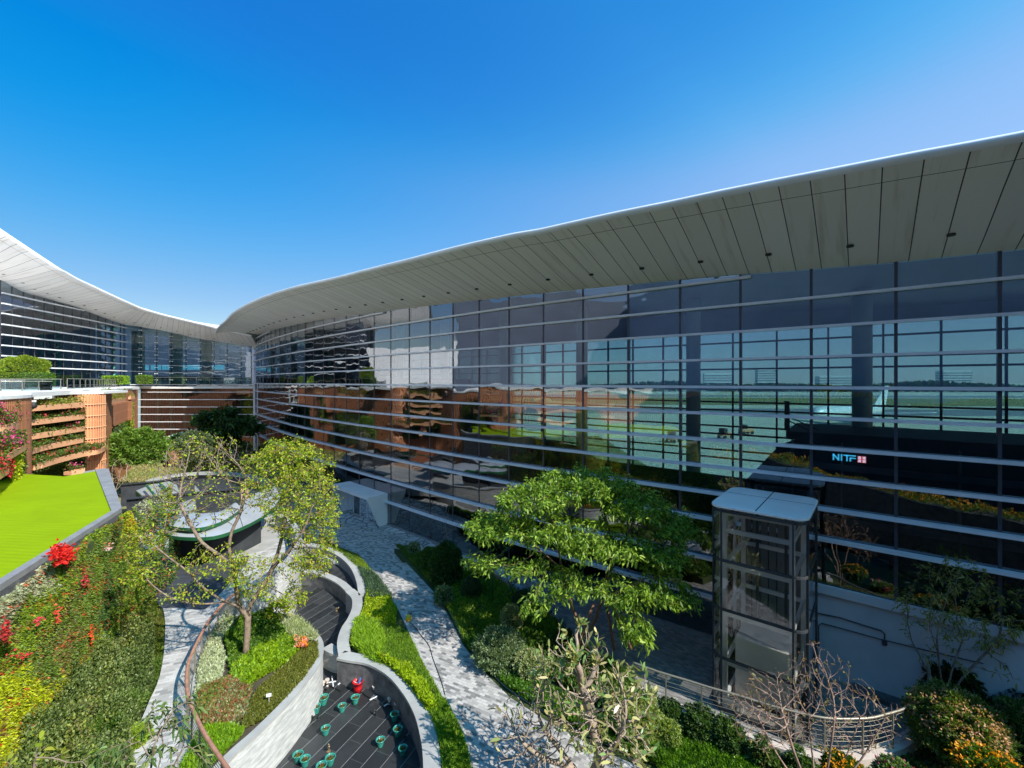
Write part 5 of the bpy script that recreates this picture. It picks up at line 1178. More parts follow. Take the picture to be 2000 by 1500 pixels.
for k in range(-3, 4): p_ = lc_ + lx * k * .3 + ly * (hy - .25); mb.box((p_.x, p_.y, 3.6), (.26, .05, 7), math.atan2(lx.y, lx.x))
mb.build('rear_panel', M['granite'], lift)
for sx in (-.5, .5): p_ = lc_ + lx * sx + ly * (hy - .5); MB().box((p_.x, p_.y, 3.6), (.09, .12, 7.1), math.atan2(lx.y, lx.x)).build('guide_rail', M['mull'], lift)
mb = MB()
for k in range(5): p_ = lc_ - lx * (hx - .55) + ly * (-.5 + .1 * k); mb.tube([(p_.x, p_.y, 7.0), (p_.x, p_.y, 2.4)], .012, 4)
mb.build('lift_cable', M['post'], lift)

# ================================================================ pavilion of curved roof shells with steel channels
pav = thing('canopy_pavilion', 'round sunken pavilion with crescent pale roof shells edged in green', 'pavilion', (*P2(420, 1000, 0), 0))
rim = [(285, 938), (310, 931), (345, 925), (400, 921), (450, 922), (495, 928), (530, 940), (552, 960)]
rc = curve([P2(x, y, 2.2) for x, y in rim], 6); MB().ribbon(rc, offset(rc, -.9), 2.0, 2.2).build('rim_coping', M['concrete'], pav); MB().ribbon(rc, offset(rc, -.2), -.2, 2.0).build('rim_wall', M['channel'], pav)
def shell(outer_px, inner_px, zo, zi, name='roof_shell'):
    o_ = np.array(curve([P(x, y, zo) for x, y in outer_px], 6)); i_ = np.array(curve([P(x, y, zi) for x, y in inner_px], 6)); n = min(len(o_), len(i_))
    def res(a): t = np.linspace(0, 1, 26); s = np.linspace(0, 1, len(a)); return np.column_stack([np.interp(t, s, a[:, k]) for k in range(3)])
    o_, i_ = res(o_), res(i_); V = []; Fc = []; K = 6
    for k in range(K + 1):
        t = k / K; r_ = o_ * (1 - t) + i_ * t; r_[:, 2] += .14 * math.sin(math.pi * t) ** .7; V.append(r_)
    top = np.array(V); m_ = top.shape[1]; allV = np.vstack([top.reshape(-1, 3), top.reshape(-1, 3) - [0, 0, .1]])
    h_ = (K + 1) * m_
    for k in range(K):
        for j in range(m_ - 1):
            a = k * m_ + j; Fc.append((a, a + 1, a + m_ + 1, a + m_)); Fc.append((h_ + a, h_ + a + m_, h_ + a + m_ + 1, h_ + a + 1))
    mesh(name, allV, Fc, M['panel'], pav, True)
    e = MB().ribbon([tuple(p_[:2]) for p_ in o_], [tuple(p_[:2] + np.array([0, .1])) for p_ in o_], [p_[2] - .2 for p_ in o_], [p_[2] - .0 for p_ in o_]); e.build('green_fascia', M['greenedge'], pav)
    for j in range(4, m_ - 3, 6):
        MB().tube([tuple(top[k, j] + [0, 0, .0]) for k in range(K + 1)], .02, 5).build('panel_joint', M['channel'], pav)
shell([(303, 1036), (325, 1044), (362, 1049), (412, 1048), (453, 1037), (496, 1018), (532, 994), (547, 972)], [(318, 1020), (335, 1024), (362, 1026), (405, 1022), (445, 1003), (474, 982), (500, 962), (536, 948)], 3.2, 3.5)
shell([(322, 1023), (350, 1030), (395, 1030), (440, 1015), (470, 994)], [(352, 1004), (372, 1000), (400, 1003), (432, 998), (458, 982)], 3.7, 3.9)
def panel(pts, z, zl_):
    V = [P(x, y, z_) for (x, y), z_ in zip(pts, zl_)]; n = len(V); mb = MB().add(V + [(a, b_, c - .1) for a, b_, c in V], [tuple(range(n))] + [tuple(range(2 * n - 1, n - 1, -1))] + [(i, i + n, (i + 1) % n + n, (i + 1) % n) for i in range(n)])
    mb.build('roof_shell', M['panel'], pav); c = V + [V[0]]
    MB().bar((*V[0][:2], V[0][2] - .25), (*V[-1][:2], V[-1][2] - .25), .1, .4).build('green_fascia', M['greenedge'], pav)
panel([(297, 982), (334, 958), (358, 962), (378, 972), (384, 992), (350, 1000), (304, 999)], 3, [2.6, 3.2, 3.3, 3.3, 3.2, 2.9, 2.5])
panel([(266, 958), (296, 946), (330, 940), (345, 947), (350, 960), (312, 966), (277, 967)], 3, [2.2, 2.6, 3.0, 3.0, 2.9, 2.5, 2.2])
for a, b2, o2 in (((285, 947), (301, 966), 0), ((312, 943), (330, 962), 0), ((333, 960), (352, 999), 0)):
    MB().bar(P(*a, 2.98), P(*b2, 2.82), .16, .06).build('green_rib', M['greenedge'], pav)
for pts, (z1_, z0_) in (([(236, 947), (300, 941), (340, 936), (380, 932)], (2.6, .7)), ([(247, 975), (320, 968), (385, 962), (470, 955)], (3.7, 2.2)), ([(244, 1006), (275, 1000), (305, 998)], (2.6, .6))):
    c_ = curve([P2(x, y, z1_) for x, y in pts], 4); q = MB().ribbon(c_, offset(c_, .12), z0_, z1_); q.ribbon(offset(c_, -.22), offset(c_, .14), z1_, z1_ + .06); q.ribbon(offset(c_, -.22), offset(c_, .14), z0_ - .06, z0_)
    q.build('channel_beam', M['channel'], pav)
mb = MB(); a = [P(x, y, 2.62) for x, y in ((258, 1013), (259, 1033))]
for k in range(10):
    for j in range(3): p_ = PD(255 + j * 5.5, 1012 + k * 2.6, P2(255, 1006, 2.6)[1] - .03); mb.box(p_, (.07, .05, .03))
mb.build('perforation', M['post'], pav)
mb = MB()
for i in range(12): mb.bar(P(380 + i * 3, 966 + i * 2.2, 2.4), P(482 + i * 1, 952 + i * 2.4, 2.4), .05, .05)
mb.build('slat_deck', M['wood'], pav)
mb = MB()
for i in range(10): mb.bar(P(372 + i * 2, 938 + i * 2.2, 2.0), P(470 + i * 3, 930 + i * 2.6, 2.0), .07, .1)
mb.build('dark_slats', M['channel'], pav)
ground('pavilion_floor', [P2(x, y, .95) for x, y in [(262, 985), (300, 950), (400, 935), (500, 945), (560, 985), (540, 1060), (430, 1090), (290, 1080)]], .95, M['concrete'], thick=.6, smooth_n=4)
MB().ribbon(curve([P2(x, y, 2.0) for x, y in [(330, 1062), (400, 1066), (460, 1052), (510, 1030)]], 5), offset(curve([P2(x, y, 2.0) for x, y in [(330, 1062), (400, 1066), (460, 1052), (510, 1030)]], 5), .3), .9, 3.0).build('dark_backing', M['dark'], pav)  # black sheet standing in for the shade beneath the roof shells
rt = thing('rusty_pipe', 'big rusty pipe ring lying in dry grass in front of dark shrubs', 'pipe', PD(322, 897, 46))
c = Vector(PD(322, 897, 46)); dv = Vector((.45, 1, 0)).normalized(); sdv = Vector((dv.y, -dv.x, 0)); ro, ri = .85, .76
V = []; K = 22
for d_ in (0, 1.6):
    for r_ in (ro, ri):
        for k in range(K): a = 2 * math.pi * k / K; V.append(c + dv * d_ + sdv * r_ * math.cos(a) + Vector((0, 0, r_ * math.sin(a))))
Fc = []
for k in range(K): k2 = (k + 1) % K; Fc += [(k, k2, K + k2, K + k), (2 * K + k, 3 * K + k, 3 * K + k2, 2 * K + k2), (k, 2 * K + k, 2 * K + k2, k2), (K + k, K + k2, 3 * K + k2, 3 * K + k)]
mesh('pipe_ring', V, Fc, M['rust'], rt, True)

# ================================================================ block behind the viewer (seen only mirrored in the glass)
bb = thing('viewing_terrace', 'dark terraced block with flower edge behind the viewpoint, mirrored in glass', 'building', (0, -8, 0))
MB().box((6, -9, 5.2), (60, 10, 10.4)).build('wall', M['dark'], bb); MB().box((-8, -17, 15), (104, 2, 30)).build('rear_wall', M['bluewall'], bb)
cover('terrace_flowers', 'orange and green planting on dark block behind the viewpoint', 'flowers', [(-20, -5.5), (34, -5.5), (34, -4), (-20, -4)], 10.4, 9000, .22, .14, [(.05, .12, .02), (.10, .22, .02), (.7, .28, .02), (.25, .12, .04)], .5)

MB().box((6, 2.6, 2.4), (34, 2.6, 4.8)).build('planter_ledge', M['darkstone'], bb)
cover('ledge_grass', 'green strip planting on ledge below the viewpoint', 'plants', [(-10, 1.5), (22, 1.5), (22, 3.9), (-10, 3.9)], 4.8, 9000, .2, .05, [(.16, .32, .02), (.10, .22, .02)], .2)
cover('ledge_flowers', 'orange flowering plants along ledge below the viewpoint', 'flowers', [(-10, 2.9), (22, 2.9), (22, 3.9), (-10, 3.9)], 4.9, 6000, .16, .11, [(.12, .2, .03), (.10, .16, .03), (.6, .26, .03), (.10, .16, .03), (.25, .12, .05)], .7)
# ================================================================ far apron scenery seen through the glass
mb = MB()
tl = []
for i in range(260):
    x = -200 + i * 9 + R.uniform(-3, 3); tl.append(x)
def farthings():
    n = 26000; x = N.uniform(-100, 2400, n); y = 620 + .0 * x + N.uniform(-12, 12, n) - x * .12; hgt_ = 9 * (.4 + .8 * vnoise(np.column_stack([x * .02, y * 0]), 1.5, 4)); z = hgt_ * N.random(n)
    o = leaf_mesh('far_trees', np.column_stack([x, y, z]), N.normal(0, .8, (n, 3)) + [0, 0, .6], 5.0, 4.0, pick(n, [(.03, .06, .03), (.05, .09, .04)]), M['leaf'])
    tag(o, 'dark distant belt of trees across the airfield seen through the glass', 'trees', kind='stuff')
farthings()
for i, (x, y, w2, d2, h2) in enumerate([(330, 700, 40, 20, 26), (420, 720, 28, 18, 34), (520, 700, 50, 20, 22), (700, 690, 36, 20, 30), (820, 640, 60, 20, 20), (980, 600, 30, 20, 36), (1150, 560, 44, 20, 26)]):
    t = thing('distant_block', ['pale distant city block', 'slender distant tower', 'broad low distant block', 'white distant tower block', 'long distant slab block', 'tall distant grey tower', 'distant cream block'][i] + ' beyond the airfield seen through the glass', 'building', (x, y, -.7), 'distant city blocks beyond the airfield')
    MB().box((x, y, h2 / 2), (w2, d2, h2), -.3).build('wall', M['whitewall'], t)
    mb = MB()
    for k in range(int(h2 / 4)): mb.box((x, y, 2 + k * 4), (w2 + .4, d2 + .4, 1.2), -.3)
    mb.build('window_band', M['mull'], t)
def field(name, a, b2, z, mat):
    tag(MB().add([(-100, a, z), (1500, a - 160, z), (1500, b2 - 160, z), (-100, b2, z)], [(0, 1, 2, 3)]).build(name, mat), None, kind='structure')
field('taxiway', 190, 230, -.73, M['granite']); field('grass_strip', 262, 380, -.73, M['turf']); field('runway', 400, 450, -.73, M['granite'])
for i, (x, y, a, lab) in enumerate(((48, 98, .4, 'orange towing tractor nearest on the apron beyond the glass'), (57, 106, .1, 'second towing tractor farther right on the apron beyond glass'), (34, 92, .8, 'third towing tractor at left on the apron beyond the glass'))):
    t = thing('towing_tractor', lab, 'tractor', (x, y, -.7), 'tractors on the apron')
    MB().box((x, y, .25), (3.2, 1.6, .7), a).build('body', M['trough'], t, bevel=.08); MB().box((x - .6 * math.cos(a), y - .6 * math.sin(a), 1.1), (1.1, 1.4, 1.0), a).build('cab', M['dark'], t, bevel=.06)
    for sx in (-1, 1):
        for sy in (-1, 1):
            cx_, cy_ = x + sx * 1.05 * math.cos(a) - sy * .8 * math.sin(a), y + sx * 1.05 * math.sin(a) + sy * .8 * math.cos(a)
            MB().tube([(cx_ + .12 * math.sin(a), cy_ - .12 * math.cos(a), -.3), (cx_ - .12 * math.sin(a), cy_ + .12 * math.cos(a), -.3)], .4, 14).build('wheel', M['black'], t)
# parked airliner beyond the wing
ap = thing('airliner', 'white airliner with plain tail fin parked on the apron beyond the glass', 'aeroplane', (100, 128, -.7)); ang = .45
def A_(x, y, z): return (100 + x * math.cos(ang) - y * math.sin(ang), 128 + x * math.sin(ang) + y * math.cos(ang), z - .7)
prof = [(-19, .3), (-18.4, 1.0), (-16.5, 1.7), (-13, 2.0), (8, 2.0), (13, 1.5), (17, .8), (19, .25)]; V = []; Fc = []; K = 18
for x, r_ in prof:
    for k in range(K): a = 2 * math.pi * k / K; V.append(A_(x, r_ * math.cos(a), 4.0 + (.5 * max(0, x - 8) / 11) + r_ * math.sin(a)))
for i in range(len(prof) - 1):
    for k in range(K): Fc.append((i * K + k, i * K + (k + 1) % K, (i + 1) * K + (k + 1) % K, (i + 1) * K + k))
mesh('fuselage', V, Fc, M['white'], ap, True)
def prism(pts3, th, name, mat):
    V = [A_(*p_) for p_ in pts3] + [A_(p_[0] + th[0], p_[1] + th[1], p_[2] + th[2]) for p_ in pts3]; n = len(pts3)
    MB().add(V, [tuple(range(n)), tuple(range(2 * n - 1, n - 1, -1))] + [(i, i + n, (i + 1) % n + n, (i + 1) % n) for i in range(n)]).build(name, mat, ap)
prism([(12, -.15, 5.6), (18.5, -.15, 5.6), (20.5, -.15, 11.5), (18.2, -.15, 11.5)], (0, .3, 0), 'tail_fin', M['white'])
for s in (-1, 1):
    prism([(-3, s * 1.8, 3.3), (4, s * 1.8, 3.3), (8, s * 16, 4.4), (6, s * 16, 4.4)], (0, 0, .25), 'wing', M['white']); prism([(15, s * .8, 5.2), (18, s * .8, 5.2), (19.4, s * 6, 5.7), (18.2, s * 6, 5.7)], (0, 0, .15), 'tailplane', M['white'])
    MB().lathe(A_(0, s * 5.6, 1.4), [(.9, 0), (1.0, .9), (.8, 1.9)], 14).build('engine', M['post'], ap)

# ================================================================ VEGETATION
YG = [(.34, .42, .02), (.26, .37, .02), (.40, .42, .03), (.17, .27, .02), (.34, .26, .04)]
d0 = 17.4
base = P(480, 1284, .92)
def q3(px, py, d): return PD(px, py, d)
trA = [[base, q3(481, 1262, 17.4), q3(483, 1235, 17.4), q3(484, 1205, 17.45), q3(490, 1180, 17.5), q3(510, 1150, 17.6), q3(532, 1110, 17.7), q3(548, 1060, 17.9), q3(560, 1000, 18.0), q3(572, 940, 18.0), q3(570, 890, 18)],
       [q3(484, 1205, 17.45), q3(468, 1185, 17.2), q3(462, 1150, 17.0), q3(458, 1110, 16.9), q3(448, 1080, 16.8), q3(452, 1040, 16.9), q3(470, 1000, 17.0), q3(480, 950, 17.1)],
       [q3(458, 1110, 16.9), q3(430, 1085, 16.6), q3(395, 1060, 16.3), q3(370, 1020, 16.2), q3(350, 980, 16.2)],
       [q3(468, 1185, 17.2), q3(440, 1175, 16.6), q3(400, 1150, 16.2), q3(365, 1115, 16.0), q3(325, 1085, 15.9), q3(290, 1055, 15.9)],
       [q3(440, 1175, 16.6), q3(390, 1180, 16.0), q3(340, 1170, 15.7), q3(300, 1145, 15.6), q3(270, 1110, 15.6)],
       [q3(532, 1110, 17.7), q3(560, 1080, 17.4), q3(590, 1040, 17.3), q3(610, 990, 17.3)]]
trA = [curve(t, 3) for t in trA]
mpp = d0 / F
tree('garden_tree', 'large sparse tree with yellow green leaves growing from the tongue shaped planter', 'tree', trA,
     [(q3(585, 960, 17.9), (1.5, 1.6, 2.1), 1150, 1.05), (q3(560, 895, 17.8), (1.2, 1.3, .9), 459, 1.4), (q3(612, 1085, 17.6), (.9, 1.0, .95), 345, 1.3), (q3(520, 930, 17.5), (1.2, 1.3, 1.2), 459, .8), (q3(635, 1010, 17.8), (.6, .9, 1.2), 206, 1.3),
      (q3(430, 950, 16.9), (1.5, 1.4, 1.5), 505, .22), (q3(350, 930, 16.4), (1.0, 1.2, 1.0), 299, .14), (q3(335, 1000, 16.2), (1.1, 1.0, 1.0), 299, .22), (q3(280, 1060, 15.8), (.6, .7, .7), 138, 1.1), (q3(275, 1120, 15.6), (.55, .6, .5), 138, 1.5),
      (q3(400, 1100, 16.0), (1.2, .9, .5), 206, .6), (q3(470, 1110, 16.2), (1.0, .7, .6), 252, .9), (q3(360, 1160, 15.8), (1.0, .7, .35), 161, .7), (q3(500, 1150, 16.9), (.6, .6, .4), 114, .9), (q3(570, 1170, 17.4), (.6, .6, .4), 138, 1.8), (q3(400, 870, 17.0), (1.3, 1.3, .5), 206, .25)],
     M['barkA'], dict(n=8.0, L=.10, W=.055, pal=YG, thr=2.4, spread=.08, droop=.25), tip=.0074, step=.15, kill=.235, infl=2.5, jitter=.18)
# feathery tree
bB = P(1140, 1290, .35); dB = bB[1]
trB = [[bB, q3(1135, 1250, dB), q3(1125, 1205, dB), q3(1110, 1160, dB), q3(1097, 1110, dB), q3(1090, 1065, dB), q3(1080, 1020, dB)],
       [q3(1135, 1250, dB), q3(1160, 1215, dB), q3(1175, 1170, dB), q3(1190, 1120, dB), q3(1195, 1060, dB + .2), q3(1180, 1000, dB + .4), q3(1180, 960, dB + .4)],
       [q3(1190, 1120, dB), q3(1220, 1060, dB), q3(1240, 1010, dB)], [q3(1097, 1110, dB), q3(1060, 1080, dB - .3), q3(1030, 1050, dB - .4)], [q3(1175, 1170, dB), q3(1220, 1150, dB - .6), q3(1260, 1130, dB - .9)]]
trB = [curve(t, 3) for t in trB]
tree('feathery_tree', 'broad spreading tree with feathery bright green leaves in front of glass wall', 'tree', trB,
     [(q3(1130, 945, dB + .6), (2.3, 2.0, 0.56), 450, 1.1), (q3(1040, 975, dB), (1.5, 1.6, 0.48), 240, 1.1), (q3(1230, 985, dB + .3), (1.7, 1.8, 0.56), 300, 1.1), (q3(975, 1030, dB - .2), (1.4, 1.4, 0.44), 225, 1.1), (q3(1080, 1035, dB - .6), (1.7, 1.3, 0.40), 210, .9), (q3(1310, 1030, dB), (1.2, 1.3, 0.52), 210, 1.2),
      (q3(1180, 1070, dB - .8), (1.6, 1.2, 0.48), 225, .9), (q3(1290, 1085, dB - .6), (1.2, 1.1, 0.44), 165, 1.0), (q3(1240, 1160, dB - 1.2), (1.4, 1.0, 0.48), 195, .9), (q3(1330, 1165, dB - 1), (.7, .7, 0.32), 75, 1.2), (q3(940, 1100, dB - .5), (.7, .8, 0.40), 75, 1.1), (q3(1020, 1110, dB - 1), (.8, .8, 0.32), 60, .8), (q3(1240, 1235, dB - 1.6), (.8, .7, 0.40), 90, 1.2), (q3(1120, 1150, dB - 1.2), (1.1, .8, 0.40), 105, .8), (q3(1040, 1185, dB - 1.3), (.6, .6, 0.24), 45, .9)],
     M['barkB'], dict(n=24, L=.205, W=.07, pal=[(.12, .21, .025), (.16, .27, .03), (.21, .33, .03), (.08, .15, .02), (.28, .38, .05)], thr=2.2, spread=.13, droop=.3, up=.0), tip=.008, step=.2, kill=.34, infl=3.5)
for a, b2, lab in (((1181, 1160), (1200, 1270), 'upright wooden prop on right of feathery tree'), ((1189, 1171), (1233, 1268), 'slanting wooden prop farthest right of feathery tree'), ((1160, 1178), (1128, 1262), 'wooden prop leaning left at the feathery tree trunk')):
    tag(MB().tube([PD(*a, dB - .2), PD(b2[0], b2[1], dB - .8)], .055, 8, .06).build('tree_prop', M['stake'], None, True), lab, 'prop')
# small tree with stakes by the yard
bS = P(962, 1178, .35); tree('sapling', 'small thin staked tree in shade left of the feathery tree', 'tree', [curve([bS, q3(962, 1140, bS[1]), q3(960, 1105, bS[1])], 3)], [(q3(955, 1095, bS[1]), (.9, .8, .5), 60, .9), (q3(985, 1075, bS[1]), (.6, .6, .4), 30, .8)], M['barkA'], dict(n=3.5, L=.24, W=.1, pal=GREEN, thr=2, spread=.1), tip=.008, step=.2, kill=.4)
for a, b2, lab in (((962, 1110), (962, 1178), 'thin green upright stake beside the sapling'), ((985, 1115), (1008, 1170), 'green stake slanting right of the sapling'), ((1035, 1105), (985, 1160), 'dark stake slanting left behind the sapling')):
    tag(MB().tube([PD(*a, bS[1]), PD(b2[0], b2[1] + 3, bS[1] - .1)], .03, 6).build('support_stake', M['greenedge']), lab, 'stake')
# frangipani
bF = (P(1150, 1585, .5)); dF = bF[1]
def qF(px, py, o=0.0): return PD(px, py, dF + o)
trF = [[bF, qF(1140, 1540), qF(1120, 1500, .1), qF(1090, 1460, .2), qF(1060, 1420, .2)], [qF(1140, 1540), qF(1170, 1490, -.2), qF(1160, 1430, -.1), qF(1150, 1380)], [qF(1170, 1490, -.2), qF(1205, 1450, -.3), qF(1220, 1410, -.3)], [qF(1120, 1500, .1), qF(1060, 1480, -.3), qF(1020, 1450, -.4)]]
tree('frangipani', 'nearly bare frangipani with thick pale branches and few large leaves in front', 'tree', [curve(t, 3) for t in trF],
     [(qF(1130, 1340), (1.35, 1.2, 1.0), 700, .32), (qF(1060, 1420, .1), (1.3, 1.1, .85), 560, .12), (qF(1180, 1400, -.1), (1.2, 1.1, .9), 500, .5), (qF(1010, 1470, 0), (.8, .9, .6), 200, .04), (qF(1240, 1360, .2), (.6, .8, .7), 60, .9), (qF(1230, 1460, -.4), (.7, .8, .6), 60, .8), (qF(1120, 1262, .2), (.9, .9, .4), 80, .5)],
     M['barkF'], dict(n=2.9, L=.26, W=.08, pal=[(.26, .30, .10), (.38, .37, .15), (.14, .24, .07), (.42, .36, .16)], thr=1.35, spread=.02, droop=.15, up=.35, mat=M['leafw']), tip=.0105, step=.15, kill=.19, infl=2.2, jitter=.12, inertia=.9, lift=.22)
# bare twiggy shrub by the railing
bE = P(1600, 1600, .8)
dE = bE[1]
trE = [curve([bE, PD(1600 + dx * .3, 1540, dE), PD(1600 + dx * .7, 1470, dE + dy), PD(1600 + dx, 1400, dE + dy)], 3) for dx, dy in ((-120, .3), (-70, -.3), (-20, .2), (30, -.2), (80, .3), (130, 0))]
tree('twiggy_shrub', 'leafless pinkish twiggy shrub in front of stainless railing at foot of the lift', 'shrub', trE, [(PD(1500, 1390, dE), (1.0, .7, 1.0), 620, .15), (PD(1590, 1370, dE), (1.0, .7, 1.1), 680, .15), (PD(1680, 1400, dE), (.9, .7, .9), 360, .15), (PD(1610, 1300, dE), (.7, .5, .4), 50, .2), (PD(1470, 1330, dE), (.3, .4, .3), 18, .3)], M['twig'],
     dict(n=2.2, L=.11, W=.035, pal=[(.28, .18, .08), (.24, .22, .07), (.3, .14, .07)], thr=1.4, spread=.03, droop=.3), tip=.0036, step=.10, kill=.125, infl=1.6, jitter=.2, inertia=.9, lift=.3)
# right tree
bD = P(1868, 1402, .6); dD = bD[1]
trD = [curve([bD, PD(1862, 1370, dD), PD(1845 + dx * .3, 1330, dD), PD(1850 + dx, 1250, dD + dy)], 3) for dx, dy in ((-70, .2), (-20, -.3), (30, .2), (100, -.2))]
tree('thin_leaved_tree', 'thin branched tree with sparse narrow olive leaves before the grey wall at right', 'tree', trD, [(PD(1830, 1190, dD), (1.3, 1.1, 1.0), 230, .5), (PD(1920, 1200, dD), (1.5, 1.1, 1.3), 300, .8), (PD(1990, 1180, dD), (1.0, 1.0, 1.2), 140, .9), (PD(1870, 1120, dD), (1.1, .9, .5), 90, .6), (PD(1790, 1240, dD), (.6, .7, .8), 60, .15), (PD(1900, 1290, dD), (1.6, 1.0, .5), 80, .15)], M['barkA'],
     dict(n=10.0, L=.17, W=.045, pal=[(.26, .26, .06), (.18, .22, .04), (.34, .28, .10), (.14, .17, .03)], thr=1.7, spread=.05, droop=.5, up=-.1), tip=.006, step=.17, kill=.28, infl=3, jitter=.25)
# bare twigs by the plaza
bG = P(880, 1110, .3); tree('bare_sapling', 'dark leafless sapling behind the cone shrub by glass wall', 'tree', [curve([bG, PD(875, 1060, bG[1]), PD(870, 1030, bG[1])], 2)], [(PD(875, 1010, bG[1]), (1.1, 1.0, 1.3), 120, 0)], M['barkA'], None, tip=.005, step=.22, kill=.35)

# back garden
bK = PD(430, 868, 60); tK = [curve([bK, PD(430, 850, 60), PD(428, 825, 60), PD(432, 805, 60)], 3)]
bl_ = []
for i_ in range(15):
    yy = 803 + 4.6 * i_ + R.uniform(-2, 2); ww = 2.0 + 3.4 * min(1, i_ / 7); bl_.append((PD(430 + R.uniform(-38, 42) * min(1, .3 + i_ / 7), yy, 60 + R.uniform(-2.4, .8)), (ww * .75, 1.6, .22), 80, 1.5))
tree('spreading_conifer', 'dark spreading evergreen tree with layered branches in front of rear glass front', 'tree', tK, bl_, M['barkA'], dict(n=11, L=.62, W=.26, pal=[(.02, .055, .02), (.035, .08, .022), (.06, .13, .02)], thr=2.6, spread=.22, droop=.25, up=-.05), tip=.012, step=.4, kill=.6)
shrub('feathery_shrub', 'bright green feathery bush at the foot of slat tower', 'shrub', PD(268, 880, 46), (3.1, 2.2, 2.1), 12000, .32, .12, [(.09, .18, .02), (.14, .24, .03), (.20, .28, .05)], lump=.25, shape=6)
shrub('olive_shrub', 'grey green round bush left of the dark evergreen', 'shrub', PD(382, 878, 48), (2.0, 1.8, 1.9), 8000, .2, .1, [(.10, .14, .06), (.14, .18, .08), (.08, .11, .05)], lump=.15)
for px, py, d, r, lab in ((330, 905, 45, 1.5, 'bare brown thicket right of the rusty pipe'), (430, 890, 44, 2.1, 'bare brown thicket above the pavilion rim centre'), (490, 890, 43, 2.0, 'bare brown thicket beneath the dark evergreen'), (225, 925, 41, 1.3, 'dry twiggy bush beside the lime roof corner'), (545, 905, 42, 1.8, 'bare brown thicket nearest the curved glass front')):
    z0_ = PD(px, py + 22, d)[2]; b_ = (PD(px, py, d)[0], d, max(-.3, z0_ - .6))
    tree('bare_thicket', lab, 'shrub', [curve([b_, (b_[0] + dx * .5, d, b_[2] + .6), (b_[0] + dx, d, b_[2] + 1.3)], 2) for dx in (-1.0, -.3, .4, 1.1)], [((b_[0], d, b_[2] + 1.9), (r, 1.2, 1.4), 230, .35)], M['barkF'], dict(n=1.2, L=.2, W=.1, pal=[(.24, .18, .08), (.18, .2, .05), (.3, .2, .1)], thr=1.6, spread=.1), tip=.012, step=.25, kill=.36, group='bare thickets in the rear garden')
def gcover(name, label, pxs, z, n, L, W, pal, h=.2, **k): return cover(name, label, 'plants', [P2(x, y, z) for x, y in pxs], z, n, L, W, pal, h, **k)
gcover('dry_grass', 'pale dry grass in the rear garden around the pipe', [(215, 950), (235, 900), (300, 885), (400, 885), (520, 900), (470, 925), (330, 930), (280, 945)], -.3, 16000, .5, .06, [(.40, .33, .18), (.30, .30, .10), (.45, .36, .22), (.22, .28, .06)], .15)
gcover('rear_planting', 'low green planting along foot of the rear front', [(200, 900), (250, 862), (500, 868), (560, 905), (400, 892), (260, 905)], -.35, 14000, .5, .25, [(.05, .10, .02), (.08, .15, .02), (.14, .18, .04)], .7)
rail_lim = None
# strip lawn left of the path, in patches
gcover('grass_cover', 'dark clipped grass at upper end of strip by the plaza', [(622, 1062), (668, 1075), (700, 1088), (735, 1130), (700, 1112), (668, 1084)], ZPH, 9000, .16, .035, [(.13, .22, .02), (.20, .28, .02), (.10, .17, .02)], .12)
gcover('blue_grass', 'bluish low shrubs on the strip inside the path bend', [(700, 1112), (735, 1130), (765, 1172), (720, 1172), (715, 1145)], ZPH, 8000, .22, .05, [(.06, .11, .06), (.09, .15, .08), (.05, .10, .04)], .22)
gcover('lime_cover', 'bright lime yellow ground cover on the strip beside the pool wall', [(716, 1160), (758, 1168), (775, 1195), (770, 1225), (735, 1222), (700, 1215), (712, 1190)], ZPH, 16000, .12, .06, LIMEL, .25)
gcover('lily_grass', 'bright green strappy leaves in the middle of the strip', [(698, 1215), (735, 1220), (750, 1260), (735, 1300), (690, 1266), (692, 1235)], ZPH, 14000, .28, .035, [(.22, .36, .02), (.28, .42, .03), (.15, .26, .02)], .18)
gcover('grass_cover', 'darker fine grass beside path in middle of the strip', [(735, 1220), (770, 1222), (796, 1240), (828, 1305), (860, 1362), (838, 1352), (800, 1320), (735, 1300), (750, 1260)], ZPH, 26000, .15, .03, [(.13, .23, .02), (.19, .31, .02), (.10, .18, .02), (.25, .36, .03)], .12)
gcover('lime_cover', 'lime yellow shrubs hugging coping of the pot basin wall', [(730, 1290), (790, 1305), (830, 1345), (850, 1392), (836, 1395), (800, 1345), (762, 1308)], ZPH, 14000, .13, .07, LIMEL, .32)
gcover('grass_cover', 'bright grass at the lower end of strip by the path', [(838, 1392), (852, 1362), (868, 1374), (902, 1440), (917, 1500), (922, 1640), (868, 1640), (866, 1500), (858, 1448)], ZPH, 26000, .16, .035, [(.14, .26, .02), (.20, .32, .02), (.26, .36, .03)], .14)
# tongue planter planting
zc = .94
gcover('variegated_cover', 'white green variegated foliage along left edge of the tongue planter', [(440, 1200), (460, 1215), (430, 1260), (440, 1290), (430, 1340), (400, 1370), (383, 1365), (388, 1310), (405, 1255)], zc, 14000, .11, .06, [(.42, .45, .30), (.52, .54, .40), (.22, .30, .10)], .25)
gcover('green_cover', 'deep green leafy cover around the big tree trunk', [(440, 1250), (470, 1215), (530, 1200), (550, 1225), (560, 1250), (505, 1270), (450, 1310)], zc, 15000, .13, .075, [(.07, .15, .015), (.11, .20, .02), (.15, .26, .02)], .3)
gcover('lime_cover', 'bright green leafy cover across middle of the tongue planter', [(450, 1310), (505, 1268), (560, 1248), (590, 1262), (560, 1300), (520, 1320), (480, 1345), (455, 1335)], zc, 16000, .14, .085, [(.22, .34, .01), (.15, .27, .02), (.30, .38, .02)], .25)
